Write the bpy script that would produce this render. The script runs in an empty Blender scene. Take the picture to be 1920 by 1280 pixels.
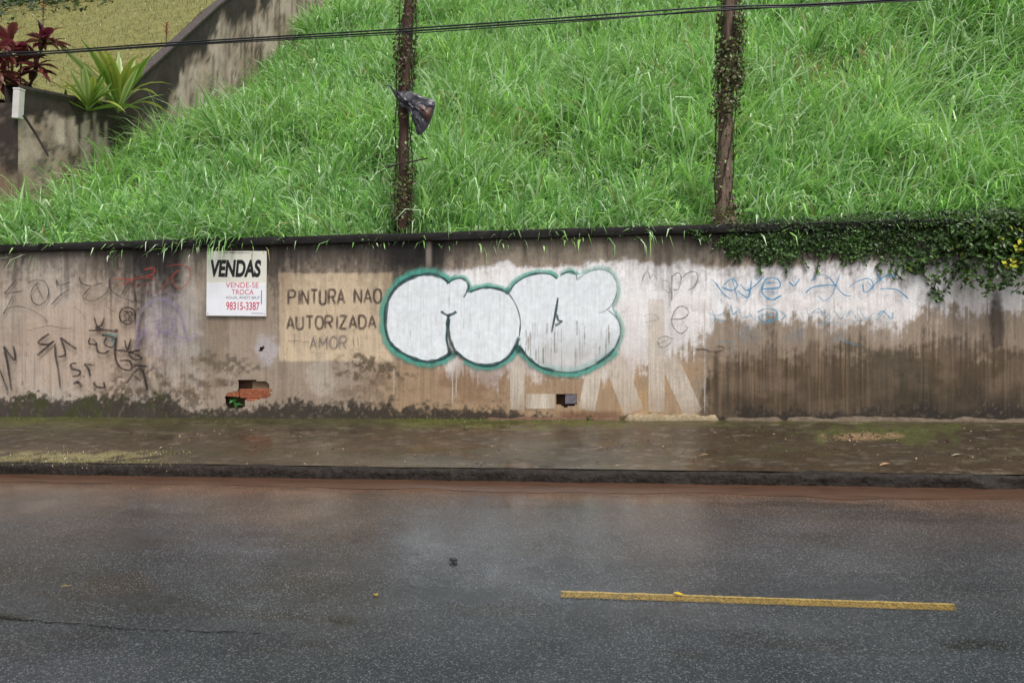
import bpy, math, random
import numpy as np
from mathutils import Vector, Matrix

random.seed(7)
rng = np.random.default_rng(11)
SC = bpy.context.scene
COL = SC.collection

# ------------------------------------------------------------------ camera
FPX = 1387.0                 # focal length in units of a 1920 wide picture
YAW = math.radians(7.2)
EYE = 1.6
HOR = 590.0
cam_d = bpy.data.cameras.new('camera')
cam = bpy.data.objects.new('camera', cam_d)
COL.objects.link(cam)
cam.location = (0, 0, EYE)
cam.rotation_euler = (math.radians(90), 0, YAW)
cam_d.sensor_width = 36.0
cam_d.lens = 36.0 * FPX / 1920.0
cam_d.shift_y = -(640 - HOR) / 1920.0
cam_d.clip_end = 2000
SC.camera = cam

# ------------------------------------------------------------------ sky, sun, exposure
W = bpy.data.worlds.new('World')
SC.world = W
W.use_nodes = True
nt = W.node_tree
nt.nodes.clear()
sky = nt.nodes.new('ShaderNodeTexSky')
sky.sky_type = 'NISHITA'
sky.sun_disc = False
SUN_EL, SUN_AZ = math.radians(58), math.radians(152)
sky.sun_elevation = SUN_EL
sky.sun_rotation = SUN_AZ
sky.air_density = 1.0
sky.dust_density = 4.0
hs = nt.nodes.new('ShaderNodeHueSaturation')
hs.inputs['Saturation'].default_value = 0.36
bg = nt.nodes.new('ShaderNodeBackground')
bg.inputs['Strength'].default_value = 0.125
wo = nt.nodes.new('ShaderNodeOutputWorld')
nt.links.new(sky.outputs[0], hs.inputs['Color'])
nt.links.new(hs.outputs[0], bg.inputs[0])
nt.links.new(bg.outputs[0], wo.inputs[0])

sun_d = bpy.data.lights.new('sun', 'SUN')
sun_d.energy = 1.5
sun_d.angle = math.radians(14)
sun_d.color = (1.0, 0.97, 0.92)
sun = bpy.data.objects.new('sun', sun_d)
COL.objects.link(sun)
sdir = Vector((math.sin(SUN_AZ) * math.cos(SUN_EL), math.cos(SUN_AZ) * math.cos(SUN_EL), math.sin(SUN_EL)))
sun.rotation_euler = sdir.to_track_quat('Z', 'Y').to_euler()
sun.location = (0, 0, 30)

SC.view_settings.view_transform = 'Standard'
SC.view_settings.look = 'None'
SC.view_settings.gamma = 1.0
SC.view_settings.use_curve_mapping = False
SC.view_settings.exposure = 0.43
SC.cycles.max_bounces = 6
SC.cycles.transparent_max_bounces = 24
SC.cycles.use_denoising = True

# ------------------------------------------------------------------ measuring helpers
SN, CS = math.sin(YAW), math.cos(YAW)
G = 0.0135                   # the street falls towards the left
WALL_Y = 9.30
KERB_Y = 7.06
def ray(px, py):
    u = (px - 960.0) / FPX
    return (-SN + u * CS, CS + u * SN, (HOR - py) / FPX)
def on_y(px, py, Y):
    r = ray(px, py); t = Y / r[1]
    return Vector((r[0] * t, Y, EYE + r[2] * t))
def on_ground(px, py, z0=0.0):
    r = ray(px, py); t = (z0 - EYE) / (r[2] - G * r[0])
    return Vector((r[0] * t, r[1] * t, EYE + r[2] * t))
def at(px, py, t):
    r = ray(px, py)
    return Vector((r[0] * t, r[1] * t, EYE + r[2] * t))
def project(x, y, z):
    d = -SN * x + CS * y
    return 960 + FPX * (CS * x + SN * y) / d, HOR - FPX * (z - EYE) / d

# ------------------------------------------------------------------ noise
def _hash(ix, iy, seed):
    h = (ix.astype(np.int64) * 374761393 + iy.astype(np.int64) * 668265263 + seed * 974711) & 0x7fffffff
    h = ((h ^ (h >> 13)) * 1274126177) & 0x7fffffff
    return ((h ^ (h >> 16)) & 0xffff) / 65535.0
def vnoise(x, y, seed=0):
    x = np.asarray(x, float); y = np.asarray(y, float)
    ix, iy = np.floor(x), np.floor(y)
    fx, fy = x - ix, y - iy
    fx = fx * fx * (3 - 2 * fx); fy = fy * fy * (3 - 2 * fy)
    a, b = _hash(ix, iy, seed), _hash(ix + 1, iy, seed)
    c, d = _hash(ix, iy + 1, seed), _hash(ix + 1, iy + 1, seed)
    return (a * (1 - fx) + b * fx) * (1 - fy) + (c * (1 - fx) + d * fx) * fy
def fbm(x, y, seed=0, octv=4):
    s, a, n = 0.0, 0.5, 0.0
    for k in range(octv):
        s = s + a * vnoise(x * 2 ** k, y * 2 ** k, seed + 17 * k); n += a; a *= 0.55
    return s / n
def sstep(a, b, x):
    t = np.clip((x - a) / (b - a), 0, 1)
    return t * t * (3 - 2 * t)
def lin(r, g, b):
    f = lambda c: (c / 255 / 12.92) if c <= 10 else ((c / 255 + 0.055) / 1.055) ** 2.4
    return np.array([f(r), f(g), f(b)])
def mixc(c, col, m):
    m = np.clip(m, 0, 1)[:, None]
    return c * (1 - m) + np.asarray(col) * m

# ------------------------------------------------------------------ object helpers
def new_obj(name, mesh, mat=None, parent=None, loc=None):
    o = bpy.data.objects.new(name, mesh)
    COL.objects.link(o)
    if mat is not None and mesh is not None and not mesh.materials:
        mesh.materials.append(mat)
    if parent is not None:
        o.parent = parent
    if loc is not None:
        o.location = loc
    return o
def tag(o, label=None, cat=None, group=None, kind=None):
    if label: o['label'] = label
    if cat: o['category'] = cat
    if group: o['group'] = group
    if kind: o['kind'] = kind
    return o
def empty(name, loc, label, cat, group=None):
    o = bpy.data.objects.new(name, None)
    o.empty_display_size = 0.2
    COL.objects.link(o)
    o.location = loc
    return tag(o, label, cat, group)
def np_mesh(name, verts, faces_flat, sizes, smooth=True):
    me = bpy.data.meshes.new(name)
    verts = np.asarray(verts, np.float32)
    faces_flat = np.asarray(faces_flat, np.int32)
    sizes = np.asarray(sizes, np.int32)
    me.vertices.add(len(verts)); me.vertices.foreach_set('co', verts.ravel())
    me.loops.add(len(faces_flat)); me.loops.foreach_set('vertex_index', faces_flat)
    me.polygons.add(len(sizes))
    st = np.zeros(len(sizes), np.int32); st[1:] = np.cumsum(sizes)[:-1]
    me.polygons.foreach_set('loop_start', st)
    me.polygons.foreach_set('loop_total', sizes)
    me.polygons.foreach_set('use_smooth', np.full(len(sizes), smooth))
    me.update(calc_edges=True)
    return me
def vcol(me, name, cols):
    a = me.attributes.new(name, 'FLOAT_COLOR', 'POINT')
    c = np.ones((len(me.vertices), 4), np.float32)
    c[:, :3] = cols
    a.data.foreach_set('color', c.ravel())
def vflt(me, name, vals):
    a = me.attributes.new(name, 'FLOAT', 'POINT')
    a.data.foreach_set('value', np.asarray(vals, np.float32))
def grid_faces(nx, ny, keep=None):
    i, j = np.meshgrid(np.arange(nx - 1), np.arange(ny - 1), indexing='ij')
    i, j = i.ravel(), j.ravel()
    if keep is not None:
        i, j = i[keep], j[keep]
    a = i * ny + j
    f = np.stack([a, a + ny, a + ny + 1, a + 1], 1)
    return f.ravel(), np.full(len(f), 4)
class MB:
    def __init__(s): s.v, s.f = [], []
    def add(s, vs, fs):
        o = len(s.v); s.v += [tuple(p) for p in vs]; s.f += [[i + o for i in q] for q in fs]
    def box(s, c, d, rot=None):
        vs = []
        for x in (-.5, .5):
            for y in (-.5, .5):
                for z in (-.5, .5):
                    p = Vector((x * d[0], y * d[1], z * d[2]))
                    if rot is not None: p = rot @ p
                    vs.append(p + Vector(c))
        s.add(vs, [(0, 1, 3, 2), (4, 6, 7, 5), (0, 4, 5, 1), (2, 3, 7, 6), (0, 2, 6, 4), (1, 5, 7, 3)])
    def tube(s, pts, radii, n=6, cap=True, squash=None):
        pts = [Vector(p) for p in pts]
        if not isinstance(radii, (list, tuple)): radii = [radii] * len(pts)
        ring = []; up = Vector((0.31, 0.93, 0.2)).normalized()
        for k, p in enumerate(pts):
            d = (pts[min(k + 1, len(pts) - 1)] - pts[max(k - 1, 0)]).normalized()
            a = d.cross(up)
            if a.length < 1e-3: a = d.cross(Vector((1, 0, 0)))
            a.normalize(); b = d.cross(a)
            ring.append([p + (a * math.cos(2 * math.pi * q / n) + b * math.sin(2 * math.pi * q / n)) * radii[k] for q in range(n)])
        fs = []
        for k in range(len(pts) - 1):
            for q in range(n):
                r = (q + 1) % n
                fs.append((k * n + q, k * n + r, (k + 1) * n + r, (k + 1) * n + q))
        if cap:
            fs.append(tuple(range(n - 1, -1, -1))); fs.append(tuple((len(pts) - 1) * n + q for q in range(n)))
        s.add([v for r_ in ring for v in r_], fs)
    def build(s, name, mat, parent=None, smooth=False, bevel=0.0):
        me = bpy.data.meshes.new(name)
        me.from_pydata(s.v, [], s.f); me.update()
        if smooth: me.polygons.foreach_set('use_smooth', [True] * len(me.polygons))
        o = new_obj(name, me, mat, parent)
        if bevel:
            m = o.modifiers.new('bevel', 'BEVEL'); m.width = bevel; m.segments = 2; m.limit_method = 'ANGLE'
        return o

# ------------------------------------------------------------------ materials
def mk(name):
    m = bpy.data.materials.new(name)
    m.use_nodes = True
    n = m.node_tree
    return m, n, n.nodes['Principled BSDF'], n.nodes['Material Output']
def node(n, typ, **kw):
    x = n.nodes.new(typ)
    for k, v in kw.items():
        if k in x.inputs: x.inputs[k].default_value = v
        else: setattr(x, k, v)
    return x
def noise(n, scale, detail=4, rough=0.55, vec=None, stretch=None):
    t = node(n, 'ShaderNodeTexNoise', Scale=scale, Detail=detail, Roughness=rough)
    co = node(n, 'ShaderNodeTexCoord')
    src = co.outputs['Object']
    if stretch:
        mp = node(n, 'ShaderNodeMapping'); mp.inputs['Scale'].default_value = stretch
        n.links.new(src, mp.inputs['Vector']); src = mp.outputs[0]
    n.links.new(src, t.inputs['Vector'])
    return t
def ramp(n, fac, stops):
    r = node(n, 'ShaderNodeValToRGB')
    e = r.color_ramp.elements
    while len(e) < len(stops): e.new(0.5)
    for q, (p, c) in zip(e, stops):
        q.position = p; q.color = (*c, 1) if len(c) == 3 else c
    n.links.new(fac, r.inputs[0])
    return r
def mulrgb(n, a, b, fac=1.0, mode='MULTIPLY'):
    x = node(n, 'ShaderNodeMix', data_type='RGBA', blend_type=mode)
    x.inputs[0].default_value = fac
    n.links.new(a, x.inputs[6]); n.links.new(b, x.inputs[7])
    return x.outputs[2]
def bump(n, p, h, strength, dist, prev=None):
    b = node(n, 'ShaderNodeBump', Strength=strength, Distance=dist)
    n.links.new(h, b.inputs['Height'])
    if prev is not None: n.links.new(prev, b.inputs['Normal'])
    n.links.new(b.outputs[0], p.inputs['Normal'])
    return b.outputs[0]
def simple(name, col, rough=0.7, scale=30, var=0.35, spec=0.4, bmp=0.3, dist=0.004, stretch=None):
    m, n, p, o = mk(name)
    t = noise(n, scale, 5, 0.6, stretch=stretch)
    c = np.asarray(col)
    r = ramp(n, t.outputs[0], [(0.25, tuple(c * (1 - var))), (0.75, tuple(np.minimum(c * (1 + var), 1)))])
    n.links.new(r.outputs[0], p.inputs['Base Color'])
    p.inputs['Roughness'].default_value = rough
    p.inputs['Specular IOR Level'].default_value = spec
    if bmp: bump(n, p, t.outputs[0], bmp, dist)
    return m

def wall_material(name, gscale=1.0):
    m, n, p, o = mk(name)
    at_ = node(n, 'ShaderNodeAttribute', attribute_name='paint')
    t1 = noise(n, 55 * gscale, 6, 0.65)
    r1 = ramp(n, t1.outputs[0], [(0.28, (0.70, 0.69, 0.68)), (0.5, (1, 1, 1)), (0.78, (1.22, 1.2, 1.18))])
    t2 = noise(n, 5, 3, 0.55, stretch=(6, 1, 0.4))
    r2 = ramp(n, t2.outputs[0], [(0.3, (0.86, 0.84, 0.82)), (0.7, (1.1, 1.1, 1.1))])
    c = mulrgb(n, at_.outputs['Color'], r1.outputs[0], 0.85)
    c = mulrgb(n, c, r2.outputs[0], 0.9)
    t5 = noise(n, 7 * gscale, 12, 0.72)
    r5 = ramp(n, t5.outputs[0], [(0.0, (0.72, 0.68, 0.64)), (0.385, (0.80, 0.77, 0.74)), (0.415, (1, 1, 1)), (0.60, (1, 1, 1)), (0.63, (1.13, 1.13, 1.14))])
    c = mulrgb(n, c, r5.outputs[0], 0.8)
    t6 = noise(n, 85 * gscale, 3, 0.6)
    r6 = ramp(n, t6.outputs[0], [(0.0, (0.55, 0.5, 0.46)), (0.29, (0.6, 0.56, 0.52)), (0.33, (1, 1, 1))])
    c = mulrgb(n, c, r6.outputs[0], 0.9)
    t7 = noise(n, 4, 8, 0.75, stretch=(3.2, 1, 0.55))
    r7 = ramp(n, t7.outputs[0], [(0.0, (0.6, 0.57, 0.54)), (0.36, (0.72, 0.69, 0.66)), (0.42, (1, 1, 1))])
    c = mulrgb(n, c, r7.outputs[0], 0.75)
    n.links.new(c, p.inputs['Base Color'])
    t3 = noise(n, 6, 3)
    rr = node(n, 'ShaderNodeMapRange'); rr.inputs[3].default_value = 0.55; rr.inputs[4].default_value = 0.9
    n.links.new(t3.outputs[0], rr.inputs[0]); n.links.new(rr.outputs[0], p.inputs['Roughness'])
    p.inputs['Specular IOR Level'].default_value = 0.3
    b1 = bump(n, p, noise(n, 140, 4).outputs[0], 0.35, 0.004)
    b2 = bump(n, p, t5.outputs[0], 0.45, 0.012, b1)
    bump(n, p, noise(n, 3, 5).outputs[0], 0.5, 0.03, b2)
    return m
M_WALL = wall_material('stained_plaster')
M_BWALL = wall_material('old_boundary_plaster', 0.5)

def ground_material(name, fine, grain=0.5, speck=0.0, bump_d=0.004):
    m, n, p, o = mk(name)
    a = node(n, 'ShaderNodeAttribute', attribute_name='paint')
    w = node(n, 'ShaderNodeAttribute', attribute_name='wet')
    t1 = noise(n, fine, 3, 0.7)
    r1 = ramp(n, t1.outputs[0], [(0.3, (1 - grain,) * 3), (0.5, (1, 1, 1)), (0.75, (1 + grain,) * 3)])
    t2 = noise(n, 2.2, 5, 0.6)
    r2 = ramp(n, t2.outputs[0], [(0.3, (0.75, 0.75, 0.75)), (0.7, (1.2, 1.2, 1.2))])
    c = mulrgb(n, a.outputs['Color'], r1.outputs[0])
    c = mulrgb(n, c, r2.outputs[0])
    if speck:
        v = node(n, 'ShaderNodeTexVoronoi', Scale=150.0)
        co = node(n, 'ShaderNodeTexCoord'); n.links.new(co.outputs['Object'], v.inputs['Vector'])
        sx = node(n, 'ShaderNodeSeparateColor'); n.links.new(v.outputs['Color'], sx.inputs[0])
        g = ramp(n, sx.outputs[0], [(0.80, (0, 0, 0)), (0.95, (speck, speck, speck * 1.03))])
        c = mulrgb(n, c, g.outputs[0], 1.0, 'ADD')
    n.links.new(c, p.inputs['Base Color'])
    # wetness sets the gloss; the film pools unevenly
    t4 = noise(n, 1.1, 5, 0.6)
    ad = node(n, 'ShaderNodeMath', operation='MULTIPLY_ADD'); ad.inputs[1].default_value = 0.55; ad.inputs[2].default_value = -0.275
    n.links.new(t4.outputs[0], ad.inputs[0])
    ad2 = node(n, 'ShaderNodeMath', operation='ADD'); n.links.new(ad.outputs[0], ad2.inputs[0]); n.links.new(w.outputs['Fac'], ad2.inputs[1])
    mr = node(n, 'ShaderNodeMapRange'); mr.inputs[3].default_value = 0.62; mr.inputs[4].default_value = 0.10
    n.links.new(ad2.outputs[0], mr.inputs[0]); n.links.new(mr.outputs[0], p.inputs['Roughness'])
    p.inputs['Specular IOR Level'].default_value = 0.5
    dry = node(n, 'ShaderNodeMapRange'); dry.inputs[3].default_value = 0.55; dry.inputs[4].default_value = 0.06
    n.links.new(ad2.outputs[0], dry.inputs[0])
    b = node(n, 'ShaderNodeBump', Distance=bump_d)
    n.links.new(dry.outputs[0], b.inputs['Strength'])
    tb = noise(n, fine * 0.9, 3, 0.7)
    n.links.new(tb.outputs[0], b.inputs['Height'])
    b2 = node(n, 'ShaderNodeBump', Distance=0.01, Strength=0.12)
    n.links.new(noise(n, 3.0, 4).outputs[0], b2.inputs['Height']); n.links.new(b.outputs[0], b2.inputs['Normal'])
    n.links.new(b2.outputs[0], p.inputs['Normal'])
    return m
M_ROAD = ground_material('wet_asphalt', 110, 0.6, 0.095, 0.007)
M_PAVE = ground_material('wet_old_concrete', 38, 0.6, 0.0, 0.006)

def leaf_material(name, attr='col', rough=0.42, trans=0.3, spec=0.5):
    m, n, p, o = mk(name)
    a = node(n, 'ShaderNodeAttribute', attribute_name=attr)
    n.links.new(a.outputs['Color'], p.inputs['Base Color'])
    p.inputs['Roughness'].default_value = rough
    p.inputs['Specular IOR Level'].default_value = spec
    tr = node(n, 'ShaderNodeBsdfTranslucent')
    hv = node(n, 'ShaderNodeHueSaturation'); hv.inputs['Value'].default_value = 1.3; hv.inputs['Hue'].default_value = 0.49
    n.links.new(a.outputs['Color'], hv.inputs['Color']); n.links.new(hv.outputs[0], tr.inputs['Color'])
    mx = node(n, 'ShaderNodeMixShader'); mx.inputs[0].default_value = trans
    n.links.new(p.outputs[0], mx.inputs[1]); n.links.new(tr.outputs[0], mx.inputs[2])
    n.links.new(mx.outputs[0], o.inputs[0])
    return m
M_GRASS = leaf_material('grass_blades', rough=0.33, trans=0.28, spec=0.8)
M_IVY = leaf_material('creeper_leaves', rough=0.4, trans=0.15)
M_LEAF = leaf_material('garden_leaves', rough=0.35, trans=0.25)

PAINTS = {}
def paint_material(name, col, wear=0.35, streak=0.4, opac=1.0, rough=0.6):
    """flat wall paint, worn through in places; 'cov' on the mesh is how thickly it was laid"""
    m, n, p, o = mk(name)
    t = noise(n, 14, 6, 0.6)
    c = np.asarray(col)
    r = ramp(n, t.outputs[0], [(0.3, tuple(c * 0.86)), (0.7, tuple(np.minimum(c * 1.08, 1)))])
    n.links.new(r.outputs[0], p.inputs['Base Color'])
    p.inputs['Roughness'].default_value = rough
    p.inputs['Specular IOR Level'].default_value = 0.35
    bump(n, p, noise(n, 140, 4).outputs[0], 0.3, 0.003)
    a = node(n, 'ShaderNodeAttribute', attribute_name='cov')
    t2 = noise(n, 60, 5, 0.7)
    t3 = noise(n, 5, 3, 0.6, stretch=(7, 1, 0.4))
    m1 = node(n, 'ShaderNodeMapRange'); m1.inputs[1].default_value = 0.35; m1.inputs[2].default_value = 0.55; m1.inputs[3].default_value = 1 - wear; m1.inputs[4].default_value = 1.0
    n.links.new(t2.outputs[0], m1.inputs[0])
    m2 = node(n, 'ShaderNodeMapRange'); m2.inputs[1].default_value = 0.32; m2.inputs[2].default_value = 0.62; m2.inputs[3].default_value = 1 - streak; m2.inputs[4].default_value = 1.0
    n.links.new(t3.outputs[0], m2.inputs[0])
    k = node(n, 'ShaderNodeMath', operation='MULTIPLY'); n.links.new(m1.outputs[0], k.inputs[0]); n.links.new(m2.outputs[0], k.inputs[1])
    k2 = node(n, 'ShaderNodeMath', operation='MULTIPLY'); n.links.new(k.outputs[0], k2.inputs[0]); n.links.new(a.outputs['Fac'], k2.inputs[1])
    k3 = node(n, 'ShaderNodeMath', operation='MULTIPLY'); n.links.new(k2.outputs[0], k3.inputs[0]); k3.inputs[1].default_value = opac
    n.links.new(k3.outputs[0], p.inputs['Alpha'])
    return m

M_COPING = simple('blackened_concrete', lin(27, 24, 23), 0.85, 14, 0.6, bmp=0.6, dist=0.01)
M_BRICK = simple('broken_brick', lin(150, 88, 62), 0.9, 22, 0.55, bmp=0.6, dist=0.006)
M_CAVITY = simple('cavity_dirt', lin(92, 70, 54), 0.9, 20, 0.5)
M_METAL = simple('grey_pipe', lin(105, 100, 108), 0.6, 20, 0.3)
M_KERB = simple('wet_dark_stone', lin(40, 34, 29), 0.7, 16, 0.85, 0.3, 1.0, 0.03)
M_MUD = simple('red_mud', lin(84, 60, 45), 0.3, 7, 0.4, 0.5, 0.1, 0.004, stretch=(0.4, 3, 1))
M_MORTAR = simple('old_mortar', lin(98, 84, 68), 0.75, 16, 0.45, bmp=0.8, dist=0.012)
M_SOIL = simple('hillside_soil', lin(36, 42, 22), 0.9, 4, 0.4)
M_LAWN = simple('mown_lawn', lin(118, 116, 70), 0.9, 5, 0.28, 0.2, 0.6, 0.02)
M_GROUND = simple('earth', lin(90, 88, 70), 0.9, 0.5, 0.3)
M_BARK = simple('weathered_post_wood', lin(112, 94, 80), 0.85, 16, 0.75, bmp=0.9, dist=0.015, stretch=(3, 3, 0.35))
M_RUST = simple('rusty_post', lin(72, 50, 42), 0.8, 20, 0.55, bmp=0.8, dist=0.01, stretch=(2, 2, 0.5))
M_TWIG = simple('dark_twig', lin(46, 38, 32), 0.8, 20, 0.4)
M_WHITE = simple('white_post_paint', lin(205, 202, 196), 0.6, 8, 0.15)
M_CABLE = simple('black_cable_sheath', lin(24, 26, 30), 0.45, 10, 0.2, bmp=0)
M_BAG = simple('torn_grey_plastic', lin(58, 57, 64), 0.32, 14, 0.75, 0.5, 0.6, 0.012)
M_BAGR = simple('rusty_brown_plastic', lin(96, 68, 60), 0.4, 14, 0.4, 0.5, 0.6, 0.012)
M_YEL = None

# =================================================================== SETTING
def axis(fine0, fine1, step, far0, far1, grow=1.35):
    a = list(np.arange(fine0, fine1 + 1e-6, step))
    s, x = step, fine1
    while x < far1:
        s *= grow; x = min(x + s, far1); a.append(x)
    s, x = step, fine0
    b = []
    while x > far0:
        s *= grow; x = max(x - s, far0); b.append(x)
    return np.array(b[::-1] + a)

# ground far around, below everything
me = bpy.data.meshes.new('ground')
e = 600
me.from_pydata([(-e, -e, -0.5 - G * e), (e, -e, -0.5 + G * e), (e, e, -0.5 + G * e), (-e, e, -0.5 - G * e)], [], [(0, 1, 2, 3)])
tag(new_obj('ground', me, M_GROUND), kind='structure')

# road
xs = axis(-7.0, 5.0, 0.025, -60, 60); ys = axis(2.2, KERB_Y + 0.02, 0.025, -7, KERB_Y + 0.02)
X, Y = [q.ravel() for q in np.meshgrid(xs, ys, indexing='ij')]
PX, PY = project(X, np.maximum(Y, 1.5), G * X)
Z = G * X + 0.006 * (fbm(X * 0.9, Y * 0.9, 3, 3) - 0.5)
nz = fbm(X * 0.8, Y * 1.6, 5, 5); nz2 = fbm(X * 3, Y * 5, 6, 4)
c = np.tile(lin(46, 50, 55), (len(X), 1))
c = mixc(c, lin(68, 70, 74), sstep(0.45, 0.8, nz) * 0.6)
d = KERB_Y - Y
brown = sstep(2.6, 0.2, d + (nz - 0.5) * 2.2) * (0.35 + 0.65 * sstep(900, 300, PX) + 0.35 * sstep(1100, 1500, PX))
c = mixc(c, lin(98, 80, 66), brown * 0.7)
c = mixc(c, lin(106, 78, 58), sstep(0.95, 0.25, d + (nz2 - .5) * 0.6 + (nz - .5) * .4) * 0.85)
# worn tar patches and the crack
def blob(cx, cy, rx, ry, n_=0.5):
    q = np.hypot((PX - cx) / rx, (PY - cy) / ry) + (fbm(PX / 28, PY / 16, 7, 4) - 0.5) * n_ * 2
    return sstep(1.15, 0.6, q)
c = mixc(c, lin(26, 27, 27), blob(1825, 1207, 85, 11) * 0.9)
c = mixc(c, lin(52, 44, 38), blob(215, 1095, 80, 26) * 0.55)
c = mixc(c, lin(34, 32, 30), blob(640, 1163, 32, 8) * 0.8)
c = mixc(c, lin(30, 29, 27), blob(5, 1157, 42, 9) * 0.9)
_unused = np.interp(PX, [-50, 0, 60, 150, 200, 260, 330, 430, 520], [1150, 1156, 1164, 1170, 1176, 1180, 1181, 1184, 1188])
crack = sstep(5.5, 1.0, np.abs(PY - _unused + (vnoise(PX / 14, PX * 0, 9) - .5) * 5)) * sstep(520, 380, PX) * (vnoise(PX / 30, PX * 0, 4) > 0.25)
c = mixc(c, lin(34, 33, 31), blob(845, 1056, 16, 4, .4) * 0.8)
c = mixc(c, lin(40, 38, 37), sstep(0.58, 0.72, fbm(X * 1.4, Y * 5, 12, 5)) * 0.5)
wet = 0.71 + 0.22 * sstep(2.4, 0.4, d) + 0.10 * blob(880, 1000, 260, 80, 1.2) + 0.16 * (fbm(X * 1.2, Y * 6, 13, 5) - .5)
wet = wet - 0.25 * sstep(1130, 1220, PY)
f, s = grid_faces(len(xs), len(ys))
me = np_mesh('road', np.stack([X, Y, Z], 1), f, s)
vcol(me, 'paint', c); vflt(me, 'wet', wet)
tag(new_obj('road', me, M_ROAD), kind='structure')

# crack running across the asphalt at the left
CR = [(-60, 1150), (0, 1156), (22, 1160), (60, 1163), (95, 1168), (150, 1169), (176, 1174), (200, 1175), (232, 1180), (262, 1179), (300, 1182), (340, 1181), (392, 1186), (440, 1185), (505, 1189)]
cv_, cf_ = [], []
for k in range(len(CR) - 1):
    for q in range(8):
        t = q / 8; x_ = CR[k][0] * (1 - t) + CR[k + 1][0] * t
        y_ = CR[k][1] * (1 - t) + CR[k + 1][1] * t + random.uniform(-1.3, 1.3)
        w_ = random.uniform(0.4, 2.0) * (3.0 if x_ < 40 else 1.4 if x_ < 230 else 0.9) * (0.4 if random.random() < .2 else 1)
        for sg in (-1, 1):
            p_ = on_ground(x_, y_ + sg * w_ / 2, 0); cv_.append((p_.x, p_.y, p_.z + 0.0045))
cf_ = [(2 * k, 2 * k + 2, 2 * k + 3, 2 * k + 1) for k in range(len(cv_) // 2 - 1)]
me = bpy.data.meshes.new('road_crack'); me.from_pydata(cv_, [], cf_); me.update()
tag(new_obj('road_crack', me, simple('crack_filler', lin(22, 21, 20), 0.9, 20, 0.3)), kind='structure')

# gutter mud: a wet film of red silt lying along the kerb
xs = np.concatenate([np.arange(-40, -9, 2.0), np.arange(-9, 7, 0.1), np.arange(7, 41, 2.0)])
v = []
wd = 0.16 + 0.30 * fbm(xs * 0.6, xs * 0, 21, 5) + 0.08 * vnoise(xs * 3, xs * 0, 22)
for k, x in enumerate(xs):
    v += [(x, KERB_Y + 0.015, G * x + 0.010), (x, KERB_Y - wd[k] * 0.8, G * x + 0.009), (x, KERB_Y - wd[k], G * x + 0.0035)]
f, s = grid_faces(len(xs), 3)
me = np_mesh('gutter_mud', v, f.reshape(-1, 4)[:, ::-1].ravel(), s)
tag(new_obj('gutter_mud', me, M_MUD), kind='structure')

# kerb: rough dark edge of the pavement
xs = np.concatenate([np.arange(-40, -9, 1.0), np.arange(-9, 7, 0.045), np.arange(7, 41, 1.0)])
prof = [(0.004, -0.05), (0.0, 0.02), (0.003, 0.06), (0.006, 0.095), (0.022, 0.118), (0.06, 0.121), (0.14, 0.122)]
v = []
for k, (dy, z) in enumerate(prof):
    pass
for x in xs:
    rough = 0.024 + 0.03 * float(sstep(1.5, 3.5, x))
    for k, (dy, z) in enumerate(prof):
        n1 = float(fbm(np.array([x * 6.0]), np.array([k * 0.9]), 31, 3)[0]) - 0.5
        n2 = float(fbm(np.array([x * 2.0]), np.array([k * 0.7]), 33, 3)[0]) - 0.5
        zz = z + (n2 * 0.034 if 2 < k else 0)
        v.append((x, KERB_Y + dy + (n1 * rough * 2 if k < 5 else 0), G * x + zz))
f, s = grid_faces(len(xs), len(prof))
me = np_mesh('kerb', v, f, s, smooth=True)
tag(new_obj('kerb', me, M_KERB), kind='structure')

# pavement
def pave_z(x, y):
    return G * x + 0.122 + (y - KERB_Y) / (WALL_Y - KERB_Y) * 0.172
xs = axis(-9.5, 6.5, 0.04, -40, 40); ys = np.linspace(KERB_Y + 0.055, WALL_Y + 0.06, 58)
X, Y = [q.ravel() for q in np.meshgrid(xs, ys, indexing='ij')]
Z = pave_z(X, Y) + 0.014 * (fbm(X * 1.5, Y * 2.5, 41, 4) - 0.5)
PX, PY = project(X, Y, Z)
nz = fbm(X * 1.1, Y * 2.2, 43, 5); nz2 = fbm(X * 5, Y * 8, 44, 4); nz3 = fbm(X * 0.6, Y * 5, 45, 4)
nf = fbm(X * 9, Y * 22, 46, 3)
c = np.tile(lin(62, 51, 40), (len(X), 1))
c = mixc(c, lin(120, 108, 94), sstep(0.58, 0.8, nf) * 0.6)
c = mixc(c, lin(52, 42, 32), sstep(0.45, 0.2, nf) * 0.6)
c = mixc(c, lin(84, 77, 66), sstep(0.42, 0.7, nz) * 0.8 * sstep(330, 700, PX) * sstep(1350, 1000, PX))
c = mixc(c, lin(62, 54, 38), sstep(0.5, 0.75, nz3) * 0.8)
c = mixc(c, lin(66, 68, 36), sstep(0.55, 0.8, nz2) * 0.45)
c = mixc(c, lin(118, 108, 98), sstep(0.6, 0.8, nz2) * 0.5 * sstep(1600, 1800, PX) * sstep(840, 860, PY))
c = mixc(c, lin(86, 92, 42), sstep(806, 790, PY + (nz2 - .5) * 30) * (0.3 + 0.2 * sstep(300, 60, PX) + 0.5 * sstep(680, 760, PX) * sstep(1200, 1120, PX)) * (0.4 + nf))
c = mixc(c, lin(80, 88, 44), blob(1660, 812, 170, 18, 1.0) * 0.55)
c = mixc(c, lin(150, 122, 92), blob(1612, 819, 60, 9, 0.9) * 0.7)
c = mixc(c, lin(120, 112, 76), sstep(0.45, 0.68, nz2 + 0.1) * sstep(841, 850, PY) * sstep(370, 250, PX + (nz2 - .5) * 160) * sstep(870, 862, PY))
wet = 0.5 + 0.4 * sstep(0.5, 0.3, nz) - 0.3 * (nf - .5) - 0.3 * sstep(350, 150, PX)
wet += 0.35 * sstep(862, 880, PY)
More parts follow.
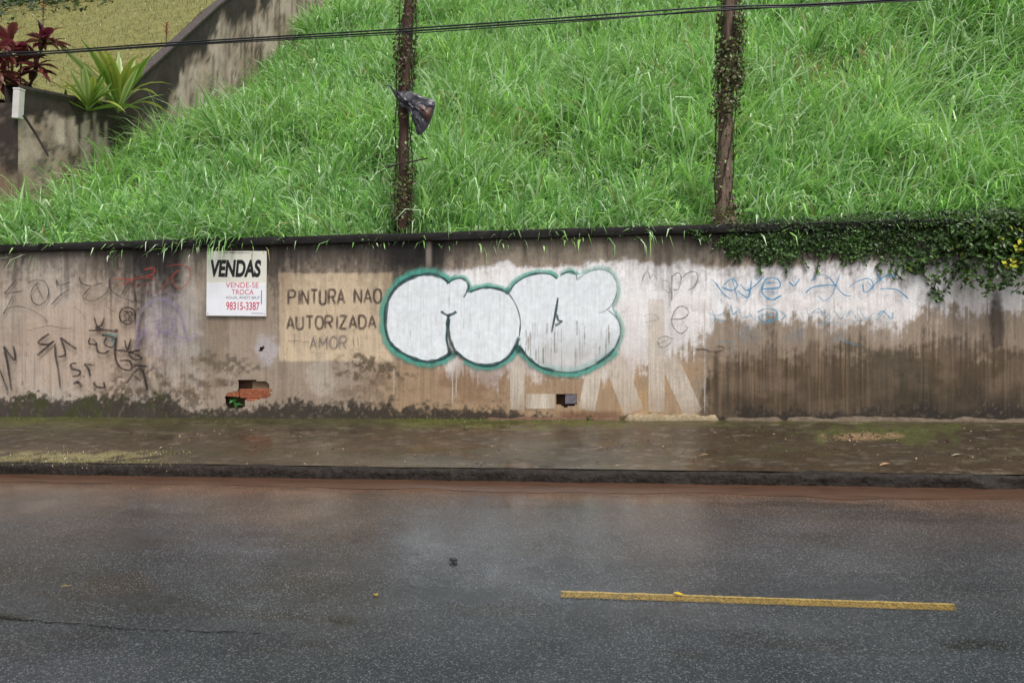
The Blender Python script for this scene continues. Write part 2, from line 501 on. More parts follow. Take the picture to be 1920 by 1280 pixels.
f, s = grid_faces(len(xs), len(ys))
me = np_mesh('pavement', np.stack([X, Y, Z], 1), f, s)
vcol(me, 'paint', c); vflt(me, 'wet', wet)
tag(new_obj('pavement', me, M_PAVE), kind='structure')

# hillside behind the wall
BX = -9.6                    # the boundary wall runs up the hill along this line
def hill_z(x, y):
    x = np.asarray(x, float); y = np.asarray(y, float)
    yy = np.maximum(y - (WALL_Y + 0.30), 0)
    z = 2.50 + G * x + 0.62 * yy
    z = z + np.clip(yy / 2, 0, 1) * ((fbm(x * 0.35, y * 0.35, 51, 3) - 0.5) * 0.9)
    z = z - np.interp(y, [10, 12, 15, 17.5, 20, 23, 26], [0, .28, .55, .65, .1, -.6, -.9]) * sstep(3.2, 0, x - BX)
    z = z + sstep(2.5, 6.5, x) * sstep(3.0, 8, yy) * 0.7
    return np.where(y > 40, np.minimum(z, 2.5 + 0.62 * 31), z)
xs = np.arange(BX + 0.1, 40.1, 0.4); ys = np.concatenate([np.arange(WALL_Y + 0.12, 36, 0.35), np.arange(36, 90, 4.0)])
X, Y = [q.ravel() for q in np.meshgrid(xs, ys, indexing='ij')]
f, s = grid_faces(len(xs), len(ys))
me = np_mesh('hillside', np.stack([X, Y, hill_z(X, Y)], 1), f, s)
tag(new_obj('hillside', me, M_SOIL), kind='structure')
# strip of hillside left of the boundary line, in front of the neighbour's terrace
xs2 = np.arange(-40, BX + 0.2, 0.5); ys2 = np.arange(WALL_Y + 0.12, 11.2, 0.3)
X, Y = [q.ravel() for q in np.meshgrid(xs2, ys2, indexing='ij')]
f, s = grid_faces(len(xs2), len(ys2))
tag(new_obj('hillside', np_mesh('hillside', np.stack([X, Y, hill_z(X, Y) - 0.01], 1), f, s), M_SOIL), kind='structure')

# neighbour's lawn: a terrace, then a bank
def wall_top(y):
    return np.interp(y, [10.9, 13.2, 17.3, 22, 40], [5.32, 5.66, 9.30, 13.1, 27.0])
def lawn_z(x, y):
    return np.interp(y, [10.9, 12.9, 13.6, 17.3, 22, 40, 90], [5.12, 5.4, 5.75, 9.10, 12.9, 26.8, 30]) + 0.15 * (fbm(np.asarray(x) * 0.3, np.asarray(y) * 0.3, 61, 3) - 0.5)
xs = np.arange(-60, BX + 0.01, 0.5); ys = np.concatenate([np.arange(10.98, 40, 0.35), np.arange(40, 91, 5.0)])
X, Y = [q.ravel() for q in np.meshgrid(xs, ys, indexing='ij')]
f, s = grid_faces(len(xs), len(ys))
tag(new_obj('lawn', np_mesh('lawn', np.stack([X, Y, lawn_z(X, Y)], 1), f, s), M_LAWN), kind='structure')

# =================================================================== STREET WALL
def wy(x, z):
    return WALL_Y + 0.010 * (fbm(np.asarray(x, float) * 0.7, np.asarray(z, float) * 0.9, 71, 2) - 0.5)
WTOP = 2.575                 # underside of the coping (at x = 0)
wall = empty('street_wall', (0, WALL_Y, 0.3), 'long stained beige retaining wall covered in graffiti along the pavement', 'wall')
def child(o): 
    o.parent = wall; o.matrix_parent_inverse = wall.matrix_basis.inverted(); return o
wall_inv = Matrix.Translation((0, WALL_Y, 0.3)).inverted()
xs = axis(-9.0, 5.4, 0.013, -40, 40); hs_ = np.linspace(0.16, WTOP + 0.02, 130)
X, H = [q.ravel() for q in np.meshgrid(xs, hs_, indexing='ij')]
Z = H + G * X
PX, PY = project(X, np.full_like(X, WALL_Y), Z)
nA = fbm(X * 1.2, Z * 1.2, 81, 5); nB = fbm(X * 4, Z * 4, 82, 5); nC = fbm(X * 14, Z * 14, 83, 3)
st = fbm(X * 9, Z * 0.7, 84, 4); st2 = fbm(X * 28, Z * 1.2, 85, 3); st3 = fbm(X * 3.2, Z * 0.4, 86, 4)
nD = fbm(X * 22, Z * 22, 88, 4); nF = fbm(X * 40, Z * 9, 80, 3)
def crisp(m, k=2.2):
    m = np.clip(m, 0, 1)
    q = m + (0.6 * (nD - 0.5) + 0.4 * (nF - .5)) * k * 4 * m * (1 - m)
    return np.clip((q - 0.5) * 1.5 + 0.5, 0, 1) * (m > 0.002)
c = np.tile(lin(180, 168, 156), (len(X), 1))
c = mixc(c, lin(152, 136, 120), sstep(0.42, 0.68, nA) * 0.75)
c = mixc(c, lin(196, 180, 168), sstep(0.5, 0.75, nB) * 0.5)
c = mixc(c, lin(150, 134, 116), sstep(360, 400, PX) * 0.7)
c = mixc(c, lin(164, 138, 110), sstep(640, 760, PX) * sstep(640, 700, PY) * 0.9)
c = mixc(c, lin(178, 148, 112), sstep(0.45, 0.62, nB) * sstep(980, 1050, PX) * sstep(1330, 1200, PX) * sstep(660, 700, PY) * 0.8)
c = mixc(c, lin(150, 140, 124), sstep(820, 900, PX) * sstep(500, 480, PY) * 0.8)
# greyer, rained-on plaster between tags and sign
c = mixc(c, lin(150, 146, 142), blob(330, 620, 70, 110, 0.5) * 0.5)
c = mixc(c, lin(186, 164, 146), blob(170, 650, 160, 90, 0.5) * 0.6)
# cream panel with the lettering
pn = (sstep(521, 525, PX + (nC - .5) * 5) * sstep(740, 732, PX) * sstep(510, 514, PY + (nC - .5) * 5) * sstep(679, 674, PY + (nC - .5) * 6))
c = mixc(c, lin(206, 186, 158), pn * (0.8 + 0.18 * sstep(0.35, 0.5, nB)))
c = mixc(c, lin(150, 128, 104), pn * sstep(0.52, 0.7, st3) * 0.55 * sstep(640, 540, PY))
# white overpaint band
bot = np.interp(PX, [820, 900, 1150, 1220, 1300, 1360, 1480, 1600, 1690, 1712, 1740, 1800, 1925, 1990],
                [700, 700, 700, 690, 650, 594, 594, 600, 606, 590, 578, 572, 568, 562])
topb = np.interp(PX, [820, 960, 1160, 1240, 1330, 1380, 1440, 1600, 1700, 1850, 1920], [506, 498, 492, 496, 496, 506, 498, 492, 488, 480, 478])
sf = fbm(X * 55, Z * 0.9, 87, 2)
edge = bot + (st2 - 0.5) * 20 + (nB - 0.5) * 70 + (sf - .5) * 34
wb = sstep(800, 850, PX + (nB - .5) * 40) * sstep(topb - 9, topb + 9, PY + (nB - .5) * 26 + (nC - .5) * 14) * sstep(edge + 34, edge - 24, PY) * sstep(2010, 1960, PX)
fade = 1.0 - 0.40 * sstep(560, 680, PY) - 0.1 * sstep(0.55, 0.72, nA)
wb = crisp(wb)
c = mixc(c, lin(240, 237, 237), wb * fade)
c = mixc(c, lin(170, 150, 140), wb * sstep(0.55, 0.7, nB) * sstep(545, 600, PY) * 0.5)
# brown splash zone on the right
e2 = np.interp(PX, [1290, 1340, 1400, 1700, 1730, 1800, 1960], [730, 610, 606, 622, 602, 594, 588]) + (nB - 0.5) * 60 + (sf - .5) * 24
mid = sstep(1270, 1340, PX + (nB - .5) * 60) * sstep(e2 - 22, e2 + 34, PY)
mid = crisp(mid)
c = mixc(c, lin(146, 130, 113), mid * (0.62 + 0.35 * sstep(0.35, 0.65, nB)))
c = mixc(c, lin(196, 182, 170), mid * sstep(0.56, 0.8, sf) * sstep(660, 600, PY) * 0.4)
c = mixc(c, lin(116, 128, 140), mid * sstep(1340, 1400, PX) * sstep(1710, 1640, PX) * sstep(0.45, 0.62, nB) * sstep(650, 620, PY) * 0.6)
e3 = np.interp(PX, [1290, 1330, 1400, 1500, 1700, 1800, 1960], [800, 690, 660, 655, 640, 640, 640]) + (st2 - 0.5) * 12 + (nB - .5) * 80 + (sf - .5) * 40
dk = sstep(1280, 1345, PX + (nB - .5) * 50) * sstep(e3 - 30, e3 + 40, PY)
dk = crisp(dk, 1.6)
c = mixc(c, lin(86, 71, 54), dk * (0.72 + 0.25 * sstep(.35, .6, nB)))
c = mixc(c, lin(142, 118, 90), dk * sstep(0.52, 0.78, sf) * sstep(1700, 1540, PX) * 0.45)
c = mixc(c, lin(58, 47, 36), dk * sstep(0.5, 0.25, sf) * 0.4)
c = mixc(c, lin(64, 62, 50), dk * sstep(0.5, 0.68, nA) * 0.5)
c = mixc(c, lin(56, 48, 38), dk * sstep(690, 760, PY + (nB - .5) * 60) * (0.35 + 0.45 * sstep(1550, 1750, PX)))
c = mixc(c, lin(58, 48, 42), blob(1868, 600, 16, 70, 0.4) * 0.75)
# streaks and soot under the coping
base_pn = c.copy()
gs = np.interp(PX, [0, 60, 150, 230, 260, 330, 350, 385, 430, 500, 600, 700, 730, 780, 820, 850, 950, 1050, 1180, 1320, 1400, 1920],
               [.75, .5, .55, .85, 1, .95, .55, .7, .75, .95, .75, .8, 1, 1, 1, .7, .5, .4, .5, .75, .8, .8])
gl = np.interp(PX, [0, 60, 150, 230, 260, 330, 350, 385, 500, 560, 600, 700, 730, 780, 820, 850, 950, 1050, 1180, 1320, 1400, 1920],
               [42, 46, 60, 70, 105, 115, 50, 40, 75, 60, 70, 70, 100, 72, 68, 44, 36, 34, 50, 60, 60, 60])
tp = np.interp(PX, [-400, 0, 960, 1920, 2400], [466, 462, 447, 420, 406])
dd = (PY - tp) / (gl * (0.45 + 1.1 * st))
c = mixc(c, lin(60, 54, 49), crisp(np.exp(-np.maximum(dd * 0.8, 0) ** 1.5), 1.6) * np.clip(gs * (0.75 + 0.7 * (st2 - 0.3)), 0, 0.97))
c = mixc(c, lin(92, 84, 76), sstep(0.56, 0.74, st) * np.exp(-np.maximum(dd * 0.32, 0) ** 2) * gs * 0.6 * (1 - 0.6 * wb))
c = mixc(c, lin(34, 31, 30), np.exp(-np.maximum(dd * 1.5, 0) ** 2) * np.clip(gs * 0.98, 0, 0.96))
c = mixc(c, lin(40, 37, 37), sstep(246, 254, PX + (st2 - .5) * 14) * sstep(342, 334, PX + (st2 - .5) * 14) * np.exp(-np.maximum(PY - 470, 0) / 55) * 0.6 * (0.5 + st))
c = mixc(c, lin(28, 27, 27), sstep(728, 745, PX + (st2 - .5) * 20) * sstep(838, 825, PX + (st2 - .5) * 20) * sstep(520, 488, PY) * (0.55 + 0.5 * st3))
c = mixc(c, lin(150, 140, 130), sstep(797, 801, PX) * sstep(812, 806, PX) * sstep(515, 490, PY) * 0.7)
# drip streaks
c = mixc(c, lin(96, 84, 74), sstep(0.60, 0.78, st) * sstep(560, 470, PY) * 0.4 * (1 - wb))
c = mixc(c, lin(120, 104, 88), sstep(0.62, 0.8, st2) * 0.35 * (1 - wb) * sstep(520, 600, PY))
c = mixc(c, base_pn, pn * 0.55)
# blotches
nE = sstep(0.38, 0.56, fbm(X * 18, Z * 18, 89, 4))
c = mixc(c, lin(98, 88, 76), blob(430, 685, 60, 28, 0.9) * 0.8 * nE)
c = mixc(c, lin(84, 74, 62), blob(300, 735, 90, 30, 1.2) * 0.7 * nE)
c = mixc(c, lin(92, 78, 60), blob(250, 690, 60, 60, 1.4) * 0.4 * nE)
c = mixc(c, lin(112, 98, 80), blob(400, 640, 32, 90, 0.5) * 0.45)
c = mixc(c, lin(108, 90, 68), blob(370, 715, 50, 40, 0.9) * 0.6 * sstep(0.4, 0.6, nC))
c = mixc(c, lin(88, 76, 60), blob(680, 690, 80, 26, 1.1) * 0.85 * nE)
c = mixc(c, lin(116, 98, 78), blob(700, 730, 70, 30, 0.8) * 0.6 * sstep(0.35, 0.6, nC))
c = mixc(c, lin(116, 84, 62), blob(895, 715, 60, 40, 0.9) * 0.45)
c = mixc(c, lin(190, 182, 170), blob(600, 705, 30, 40, 0.6) * 0.5)
c = mixc(c, lin(192, 188, 196), blob(500, 655, 22, 30, 0.6) * 0.5)
c = mixc(c, lin(176, 166, 176), blob(310, 610, 48, 60, 0.5) * 0.4)
# damp, algae and soot at the foot
fb = np.interp(PX, [-400, 0, 200, 320, 345, 400, 470, 520, 640, 760, 940, 1000, 1100, 1150, 1340, 1400, 1960],
               [744, 742, 748, 742, 762, 774, 770, 754, 756, 764, 770, 778, 782, 790, 785, 772, 765])
ft = sstep(fb - 9, fb + 7, PY + (nB - 0.5) * 44 + (nD - .5) * 46)
c = mixc(c, lin(48, 43, 38), ft * 0.93)
c = mixc(c, lin(110, 98, 84), ft * sstep(0.62, 0.72, nD) * 0.5)
c = mixc(c, lin(62, 68, 30), ft * sstep(0.5, 0.7, nB) * 0.7 * sstep(450, 300, PX))
c = mixc(c, lin(120, 88, 66), sstep(766, 776, PY) * sstep(1030, 1060, PX) * sstep(1175, 1150, PX) * 0.8)
c = np.clip(c, 0.006, 0.85)

# holes knocked through the render
HOLES = [[(446, 713), (456, 711), (480, 713), (502, 716), (505, 722), (504, 733), (508, 741), (498, 747), (484, 748), (474, 752), (459, 750), (459, 761), (454, 765), (430, 765), (424, 758), (422, 745), (426, 737), (444, 733), (448, 728)],
         [(1043, 737), (1082, 737), (1082, 759), (1068, 761), (1060, 764), (1052, 759), (1043, 757)],
         [(487, 652), (494, 648), (497, 652), (491, 658), (486, 657)]]
def inside(px, py, poly):
    r = np.zeros(len(px), bool); n = len(poly)
    for k in range(n):
        (x1, y1), (x2, y2) = poly[k], poly[(k + 1) % n]
        cnd = ((y1 > py) != (y2 > py)) & (px < (x2 - x1) * (py - y1) / ((y2 - y1) or 1e-9) + x1)
        r ^= cnd
    return r
nx, ny = len(xs), len(hs_)
gi, gj = [q.ravel() for q in np.meshgrid(np.arange(nx - 1), np.arange(ny - 1), indexing='ij')]
a0 = gi * ny + gj
cpx = (PX[a0] + PX[a0 + ny + 1]) / 2; cpy = (PY[a0] + PY[a0 + ny + 1]) / 2
keep = np.ones(len(cpx), bool)
for hpoly in HOLES: keep &= ~inside(cpx, cpy, hpoly)
f, s = grid_faces(nx, ny, keep)
V = np.stack([X, wy(X, Z) - 0, Z], 1)
me = np_mesh('plaster_face', V, f, s)
me.transform(wall_inv)
vcol(me, 'paint', c)
new_obj('plaster_face', me, M_WALL, wall)

def wbuild(mb, name, mat, parent=wall, **k):
    mb.v = [tuple(wall_inv @ Vector(p)) for p in mb.v]
    return mb.build(name, mat, parent, **k)
# cavities behind the holes
def cavity(x0, y0, x1, y1, depth, name='cavity'):
    A = on_y(x0, y1, WALL_Y); B = on_y(x1, y0, WALL_Y)
    y0_, y1_ = WALL_Y + 0.007, WALL_Y + depth
    mb = MB()
    p = [(A.x, y0_, A.z), (B.x, y0_, A.z), (B.x, y0_, B.z), (A.x, y0_, B.z), (A.x, y1_, A.z), (B.x, y1_, A.z), (B.x, y1_, B.z), (A.x, y1_, B.z)]
    mb.add(p, [(4, 5, 6, 7), (0, 1, 5, 4), (1, 2, 6, 5), (2, 3, 7, 6), (3, 0, 4, 7)])
    return wbuild(mb, name, M_CAVITY)
cavity(412, 700, 516, 775, 0.13)
cavity(1036, 730, 1090, 770, 0.12)
cavity(480, 643, 502, 663, 0.05)
def brick(x0, y0, x1, y1, front, depth, mat=M_BRICK, name='brick', jit=0.006):
    A = on_y(x0, y1, WALL_Y); B = on_y(x1, y0, WALL_Y)
    mb = MB()
    mb.box(((A.x + B.x) / 2, WALL_Y + front + depth / 2, (A.z + B.z) / 2), (B.x - A.x, depth, B.z - A.z))
    mb.v = [tuple(Vector(p) + Vector((random.uniform(-jit, jit), random.uniform(-jit, jit), random.uniform(-jit, jit)))) for p in mb.v]
    return wbuild(mb, name, mat, bevel=0.006)
brick(449, 731, 510, 747, 0.008, 0.11, jit=0.009)
brick(462, 747, 512, 764, 0.012, 0.11, jit=0.009)
brick(419, 734, 447, 743, 0.012, 0.10, jit=0.009)
brick(470, 715, 506, 732, 0.05, 0.07, simple('dusty_brick', lin(120, 98, 78), 0.9, 30, 0.3))
brick(1060, 738, 1083, 757, 0.012, 0.10, M_METAL, 'pipe_stub')

# skirting of mortar at the foot
def lump(px0, px1, z0, z1, dep, seed, col=M_MORTAR):
    A = on_y(px0, 780, WALL_Y).x; B = on_y(px1, 780, WALL_Y).x
    n = max(6, int((B - A) / 0.03)); v = []
    prof = [(1, 0), (0.95, 0.35), (0.7, 0.75), (0.35, 1.0), (-0.1, 1.02)]
    for k in range(n):
        x = A + (B - A) * k / (n - 1); e_ = min(1, k / 2, (n - 1 - k) / 2)
        for q, (a, b) in enumerate(prof):
            h = float(fbm(np.array([x * 5.0]), np.array([q * 0.6]), seed, 3)[0])
            v.append((x, WALL_Y - dep * a * (0.4 + 1.1 * h) * e_ + 0.004 * (1 - e_), G * x + z0 + (z1 - z0) * b * (0.45 + h) * (0.3 + 0.7 * e_)))
    f_, s_ = grid_faces(n, len(prof))
    m_ = np_mesh('mortar_skirting', v, f_, s_); m_.transform(wall_inv)
    return new_obj('mortar_skirting', m_, col, wall)
M_PALE = simple('pale_mortar', lin(146, 130, 104), 0.85, 22, 0.45, bmp=0.8, dist=0.01)
lump(1168, 1350, 0.25, 0.36, 0.05, 91, M_PALE)
lump(1352, 1470, 0.25, 0.33, 0.05, 92)
lump(1470, 1930, 0.25, 0.335, 0.06, 93)
lump(905, 1168, 0.25, 0.32, 0.05, 94, simple('red_brown_mortar', lin(98, 74, 58), 0.8, 18, 0.4, bmp=0.8, dist=0.01))

# coping
xs_c = np.concatenate([np.arange(-40, -9.5, 2.0), np.arange(-9.5, 6, 0.05), np.arange(6, 41, 2.0)])
prof = [(0.30, 0.0), (-0.055, 0.0), (-0.06, 0.01), (-0.062, 0.06), (-0.058, 0.095), (-0.045, 0.108), (0.1, 0.112), (0.32, 0.112), (0.32, 0.0)]
v = []
for x in xs_c:
    for k, (dy, z) in enumerate(prof):
        n1 = float(fbm(np.array([x * 2.5]), np.array([k * 0.8]), 95, 4)[0]) - 0.5
        v.append((x, WALL_Y + dy + (n1 * 0.03 if dy < 0 else 0), G * x + WTOP + z + (n1 * 0.022 if z > 0.05 else n1 * 0.006)))
f, s = grid_faces(len(xs_c), len(prof))
me = np_mesh('coping', v, f, s); me.transform(wall_inv)
new_obj('coping', me, M_COPING, wall)

# =================================================================== PAINT ON THE WALL
LAYER = [0.0022]
def smooth_path(pts, n=7, closed=False):
    P = [np.array(p, float) for p in pts]
    out = []
    m = len(P)
    rng_ = range(m if closed else m - 1)
    for k in rng_:
        if closed: p0, p1, p2, p3 = P[k - 1], P[k], P[(k + 1) % m], P[(k + 2) % m]
        else: p0, p1, p2, p3 = P[max(k - 1, 0)], P[k], P[k + 1], P[min(k + 2, m - 1)]
        for q in range(n):
            t = q / n
            out.append(0.5 * (2 * p1 + (p2 - p0) * t + (2 * p0 - 5 * p1 + 4 * p2 - p3) * t * t + (3 * p1 - p0 - 3 * p2 + p3) * t ** 3))
    if not closed: out.append(P[-1])
    else: out.append(out[0].copy())
    return out
class Paint:
    def __init__(s): s.v, s.f, s.c = [], [], []
    def stroke(s, pts, width, cov=1.0, soft=0.4, smooth=True, vary=0.25, closed=False, lift=None):
        """a stroke of paint along points in wall pixels; width in the same unit"""
        if lift is None:
            LAYER[0] += 0.00012; lift = LAYER[0]
        P = smooth_path(pts, closed=closed) if smooth and len(pts) > 2 else [np.array(p, float) for p in pts]
        if len(P) < 2: return
        if not smooth or len(pts) == 2:
            Q = []
            for k in range(len(P) - 1):
                for q in range(4): Q.append(P[k] + (P[k + 1] - P[k]) * q / 4)
            Q.append(P[-1]); P = Q
        o = len(s.v); sd = random.random() * 100; LAYER[0] += 0.000003 * len(P)
        for k, p in enumerate(P):
            d = P[min(k + 1, len(P) - 1)] - P[max(k - 1, 0)]
            L = np.hypot(*d) or 1
            nrm = np.array([-d[1], d[0]]) / L
            w = width * (1 + vary * 2 * (float(vnoise(k * 0.35 + sd, 0.0, 5)) - 0.5)) / 2
            cv = cov * (0.75 + 0.5 * float(vnoise(k * 0.2 + sd, 3.0, 6)))
            if not closed: cv *= min(1, 0.45 + min(k, len(P) - 1 - k) * 0.4)
            for a, cc in ((-1, 0), (-1 + soft, 1), (1 - soft, 1), (1, 0)):
                q = p + nrm * w * a
                X_ = on_y(q[0], q[1], WALL_Y)
                s.v.append((X_.x, float(wy(X_.x, X_.z)) - lift - 0.000003 * k, X_.z)); s.c.append(cv * cc)
        for k in range(len(P) - 1):
            for q in range(3):
                s.f.append((o + k * 4 + q, o + k * 4 + q + 1, o + k * 4 + 5 + q, o + k * 4 + 4 + q))
    def fill(s, pts, cov=1.0, closed_smooth=True, step=0.0, cov_fn=None):
        LAYER[0] += 0.0004; lift = LAYER[0]
        P = smooth_path(pts, closed=True)[:-1] if closed_smooth else [np.array(p, float) for p in pts]
        ct = np.mean(P, axis=0); o = len(s.v); n = len(P); R = 10
        for r in range(R + 1):
            for p in P:
                q = ct + (p - ct) * r / R
                X_ = on_y(q[0], q[1], WALL_Y)
                s.v.append((X_.x, float(wy(X_.x, X_.z)) - lift, X_.z))
                s.c.append(cov * (cov_fn(q[0], q[1]) if cov_fn else 1))
        for r in range(R):
            for k in range(n):
                k2 = (k + 1) % n
                if r == 0: s.f.append((o + k, o + n + k2, o + n + k))
                else: s.f.append((o + r * n + k, o + r * n + k2, o + (r + 1) * n + k2, o + (r + 1) * n + k))
    def build(s, name, mat, parent=None, label=None):
        me = bpy.data.meshes.new(name)
        me.from_pydata([tuple(wall_inv @ Vector(p)) for p in s.v], [], s.f); me.update()
        # every face looks at the street
        if len(me.polygons):
            fl = [p.index for p in me.polygons if p.normal.y > 0]
            if fl:
                import bmesh
                b = bmesh.new(); b.from_mesh(me); b.faces.ensure_lookup_table()
                bmesh.ops.reverse_faces(b, faces=[b.faces[i] for i in fl]); b.to_mesh(me); b.free()
        vflt(me, 'cov', np.clip(s.c, 0, 1))
        o = new_obj(name, me, mat, parent if parent is not None else wall)
        if label: o['label'] = label
        return o
def zoomed(ox, oy, k):
    return lambda pts: [(ox + x * k, oy + y * k) for x, y in pts]

# --- old faded capitals at the foot, half overpainted
M_OLD = paint_material('faded_white_paint', lin(224, 212, 196), 0.28, 0.4, 0.92)
p = Paint()
for pts, w in (([(970, 660), (970, 768)], 30), ([(986, 752), (1040, 752)], 30), ([(1116, 684), (1100, 768)], 32),
               ([(1145, 660), (1188, 772)], 42), ([(1231, 560), (1231, 772)], 32), ([(1252, 670), (1300, 775)], 38)):
    p.stroke(pts, w, 1.0, 0.12, False, 0.06)
p.build('faded_capitals', M_OLD)
p = Paint()
for x, y0, y1 in ((848, 650, 760), (855, 660, 745), (738, 690, 740), (1321, 560, 772), (960, 690, 765)):
    p.stroke([(x, y0), (x + 0.6, (y0 + y1) / 2), (x, y1)], 3.0, 0.8, 0.5)
p.build('paint_drip', paint_material('white_drips', lin(222, 216, 208), 0.3, 0.3, 0.7))

# --- lettering on the cream panel
GLY = {'P': [[(0, 0), (0, 1)], [(0, 1), (.6, 1), (.78, .88), (.78, .66), (.6, .52), (0, .5)]], 'I': [[(.25, 0), (.25, 1)]],
       'N': [[(0, 0), (0, 1), (.75, 0), (.75, 1)]], 'T': [[(0, 1), (.8, 1)], [(.4, 1), (.4, 0)]],
       'U': [[(0, 1), (0, .25), (.15, .03), (.55, .03), (.72, .25), (.72, 1)]],
       'R': [[(0, 0), (0, 1)], [(0, 1), (.58, 1), (.75, .88), (.75, .66), (.58, .52), (0, .5)], [(.4, .5), (.78, 0)]],
       'A': [[(0, 0), (.4, 1), (.8, 0)], [(.15, .33), (.65, .33)]],
       'O': [[(.4, 1), (.12, .88), (0, .5), (.12, .12), (.4, 0), (.7, .12), (.82, .5), (.7, .88), (.4, 1)]],
       'Z': [[(0, 1), (.75, 1), (0, 0), (.78, 0)]], 'D': [[(0, 0), (0, 1), (.45, 1), (.72, .8), (.78, .5), (.72, .2), (.45, 0), (0, 0)]],
       'M': [[(0, 0), (.05, 1), (.42, .35), (.8, 1), (.88, 0)]], '!': [[(.2, 1), (.2, .3)], [(.2, .08), (.2, 0)]],
       '+': [[(0, .5), (.8, .5)], [(.4, .9), (.4, .1)]], '-': [[(0, .5), (.6, .5)]]}
def write(p, text, x0, x1, yt, yb, w, cov, soft=0.35, jit=0.0):
    adv = {'I': .5, '!': .5, ' ': .45, 'M': 1.1}
    tot = sum(adv.get(ch, .98) for ch in text) - 0.18
    k = (x1 - x0) / tot; x = x0; h = yb - yt
    for ch in text:
        if ch != ' ':
            cw = k * (0.98 if ch not in 'I!' else 1)
            for stq in GLY[ch]:
                dy = random.uniform(-jit, jit)
                pts = [(x + a * cw * 0.95, yb - b * h + dy - (x - x0) * 0.015) for a, b in stq]
                p.stroke(pts, w, cov, soft, False if ch in 'NZAMTIPD' else True, 0.15)
        x += k * adv.get(ch, .98)
p = Paint()
write(p, 'PINTURA', 541, 647, 544, 571, 5.2, 1.0)
write(p, 'NAO', 665, 716, 542, 568, 5.2, 1.0)
write(p, 'AUTORIZADA', 538, 706, 593, 617, 5.0, 1.0)
p.build('painted_lettering', paint_material('grey_brown_letter_paint', lin(88, 74, 68), 0.45, 0.35, 0.95))
p = Paint()
p.stroke([(540, 639), (566, 638)], 2.4, .8); p.stroke([(553, 626), (552, 648)], 2.4, .8); p.stroke([(568, 640), (580, 640)], 2.6, .8)
write(p, 'AMOR', 581, 651, 632, 655, 3.0, .85, jit=1)
write(p, 'AMOR', 584, 654, 628, 651, 1.8, .6, jit=1)
p.stroke([(662, 631), (664, 650)], 2.4, .8); p.stroke([(671, 630), (672, 649)], 2.4, .8)
p.stroke([(668, 655), (676, 654)], 2.4, .7); p.stroke([(658, 656), (664, 655)], 2.4, .7)
p.stroke([(580, 660), (606, 662)], 1.8, .5)
p.build('handwritten_line', paint_material('grey_pencil_paint', lin(112, 104, 112), 0.5, 0.3, 0.8))

# --- the bubble letters
Zb = zoomed(680, 460, 560 / 1920)
Cc = [(555, 245), (520, 212), (450, 188), (380, 190), (300, 215), (230, 260), (180, 325), (155, 400), (148, 480), (155, 560), (182, 625), (230, 672), (300, 712), (370, 738), (430, 745), (500, 730), (550, 703), (568, 680)]
Cl = [(555, 245), (580, 222), (630, 212), (664, 228), (682, 262), (670, 300), (650, 335)]
Oo = [(650, 335), (690, 300), (760, 276), (820, 272), (890, 285), (942, 312), (980, 370), (1007, 440), (1015, 510), (1006, 590), (980, 652), (940, 710), (880, 752), (810, 770), (730, 760), (660, 728), (600, 680), (570, 620), (555, 555), (558, 470)]
Kk = [(945, 300), (970, 258), (1020, 218), (1090, 188), (1150, 180), (1210, 188), (1250, 215)]
Kb = [(1270, 190), (1330, 168), (1370, 185), (1378, 222)]
Kc = [(1378, 222), (1440, 178), (1510, 156), (1570, 165), (1612, 200), (1634, 262), (1628, 320), (1602, 380), (1560, 420), (1515, 435)]
Kd = [(1580, 418), (1630, 460), (1656, 520), (1650, 592), (1620, 660), (1570, 712), (1500, 760), (1420, 797), (1330, 815), (1240, 806), (1150, 782), (1090, 740), (1040, 690), (1006, 640)]
teal = Paint()
def halo(pts, w, cov=1.0): teal.stroke(Zb(pts), w, cov, 0.45, True, 0.2)
halo(Cc, 30); halo(Cl, 17, .8); halo(Oo[1:6], 22); halo(Oo[9:16], 24); halo(Kk, 20, .9); halo(Kb, 15, .8); halo(Kc, 19, .5); halo(Kd[:5], 22, .7); halo(Kd[4:], 26)
teal.build('teal_halo', paint_material('teal_spray', lin(84, 174, 156), 0.35, 0.35, 0.92))
wf = Paint()
wf.fill(Zb(Cc + [(548, 600), (548, 500), (560, 440), (640, 400), (670, 330), (684, 262), (664, 228), (630, 212), (580, 222)]), 1)
worn = lambda x, y: 1 - 0.55 * float(sstep(600, 680, y)) * float(sstep(985, 1030, x))
wf.fill(Zb(Kk + [(1310, 182), (1370, 190), (1440, 178), (1510, 156), (1570, 165), (1612, 200), (1634, 262), (1628, 320), (1602, 390)] + Kd[1:] + [(1000, 560), (1010, 480), (985, 390)]), 1, cov_fn=worn)
wf.fill(Zb(Oo + [(570, 430), (610, 370)]), 1)
wf.build('bubble_fill', paint_material('white_spray_fill', lin(236, 241, 244), 0.10, 0.14, 1.0))
dl = Paint()
def line(pts, w=5.5, cov=1.0): dl.stroke(Zb(pts), w, cov, 0.45, True, 0.35)
line(Cc, 7.5); line(Cl, 4.5, .8); line(Oo[1:6], 6); line(Oo[5:10], 3, .8); line(Oo[9:17], 7); line(Oo[16:], 6)
line(Kk, 4, .85); line(Kb, 3.5, .7); line(Kc, 2.5, .45); line(Kd[:5], 4, .6); line(Kd[4:7], 8, .9); line(Kd[6:10], 4, .6); line(Kd[9:], 6.5)
line([(505, 422), (530, 440), (555, 448), (585, 438), (605, 424)], 6); line([(555, 448), (545, 520), (542, 600), (556, 660), (570, 690)], 7)
line([(1256, 335), (1243, 420), (1215, 560)], 4.5, .9); line([(1250, 440), (1258, 480), (1282, 487), (1238, 515)], 5, .9)
line([(548, 690), (585, 690), (615, 690)], 11, .8); line([(985, 640), (1004, 680), (1020, 660)], 9, .7)
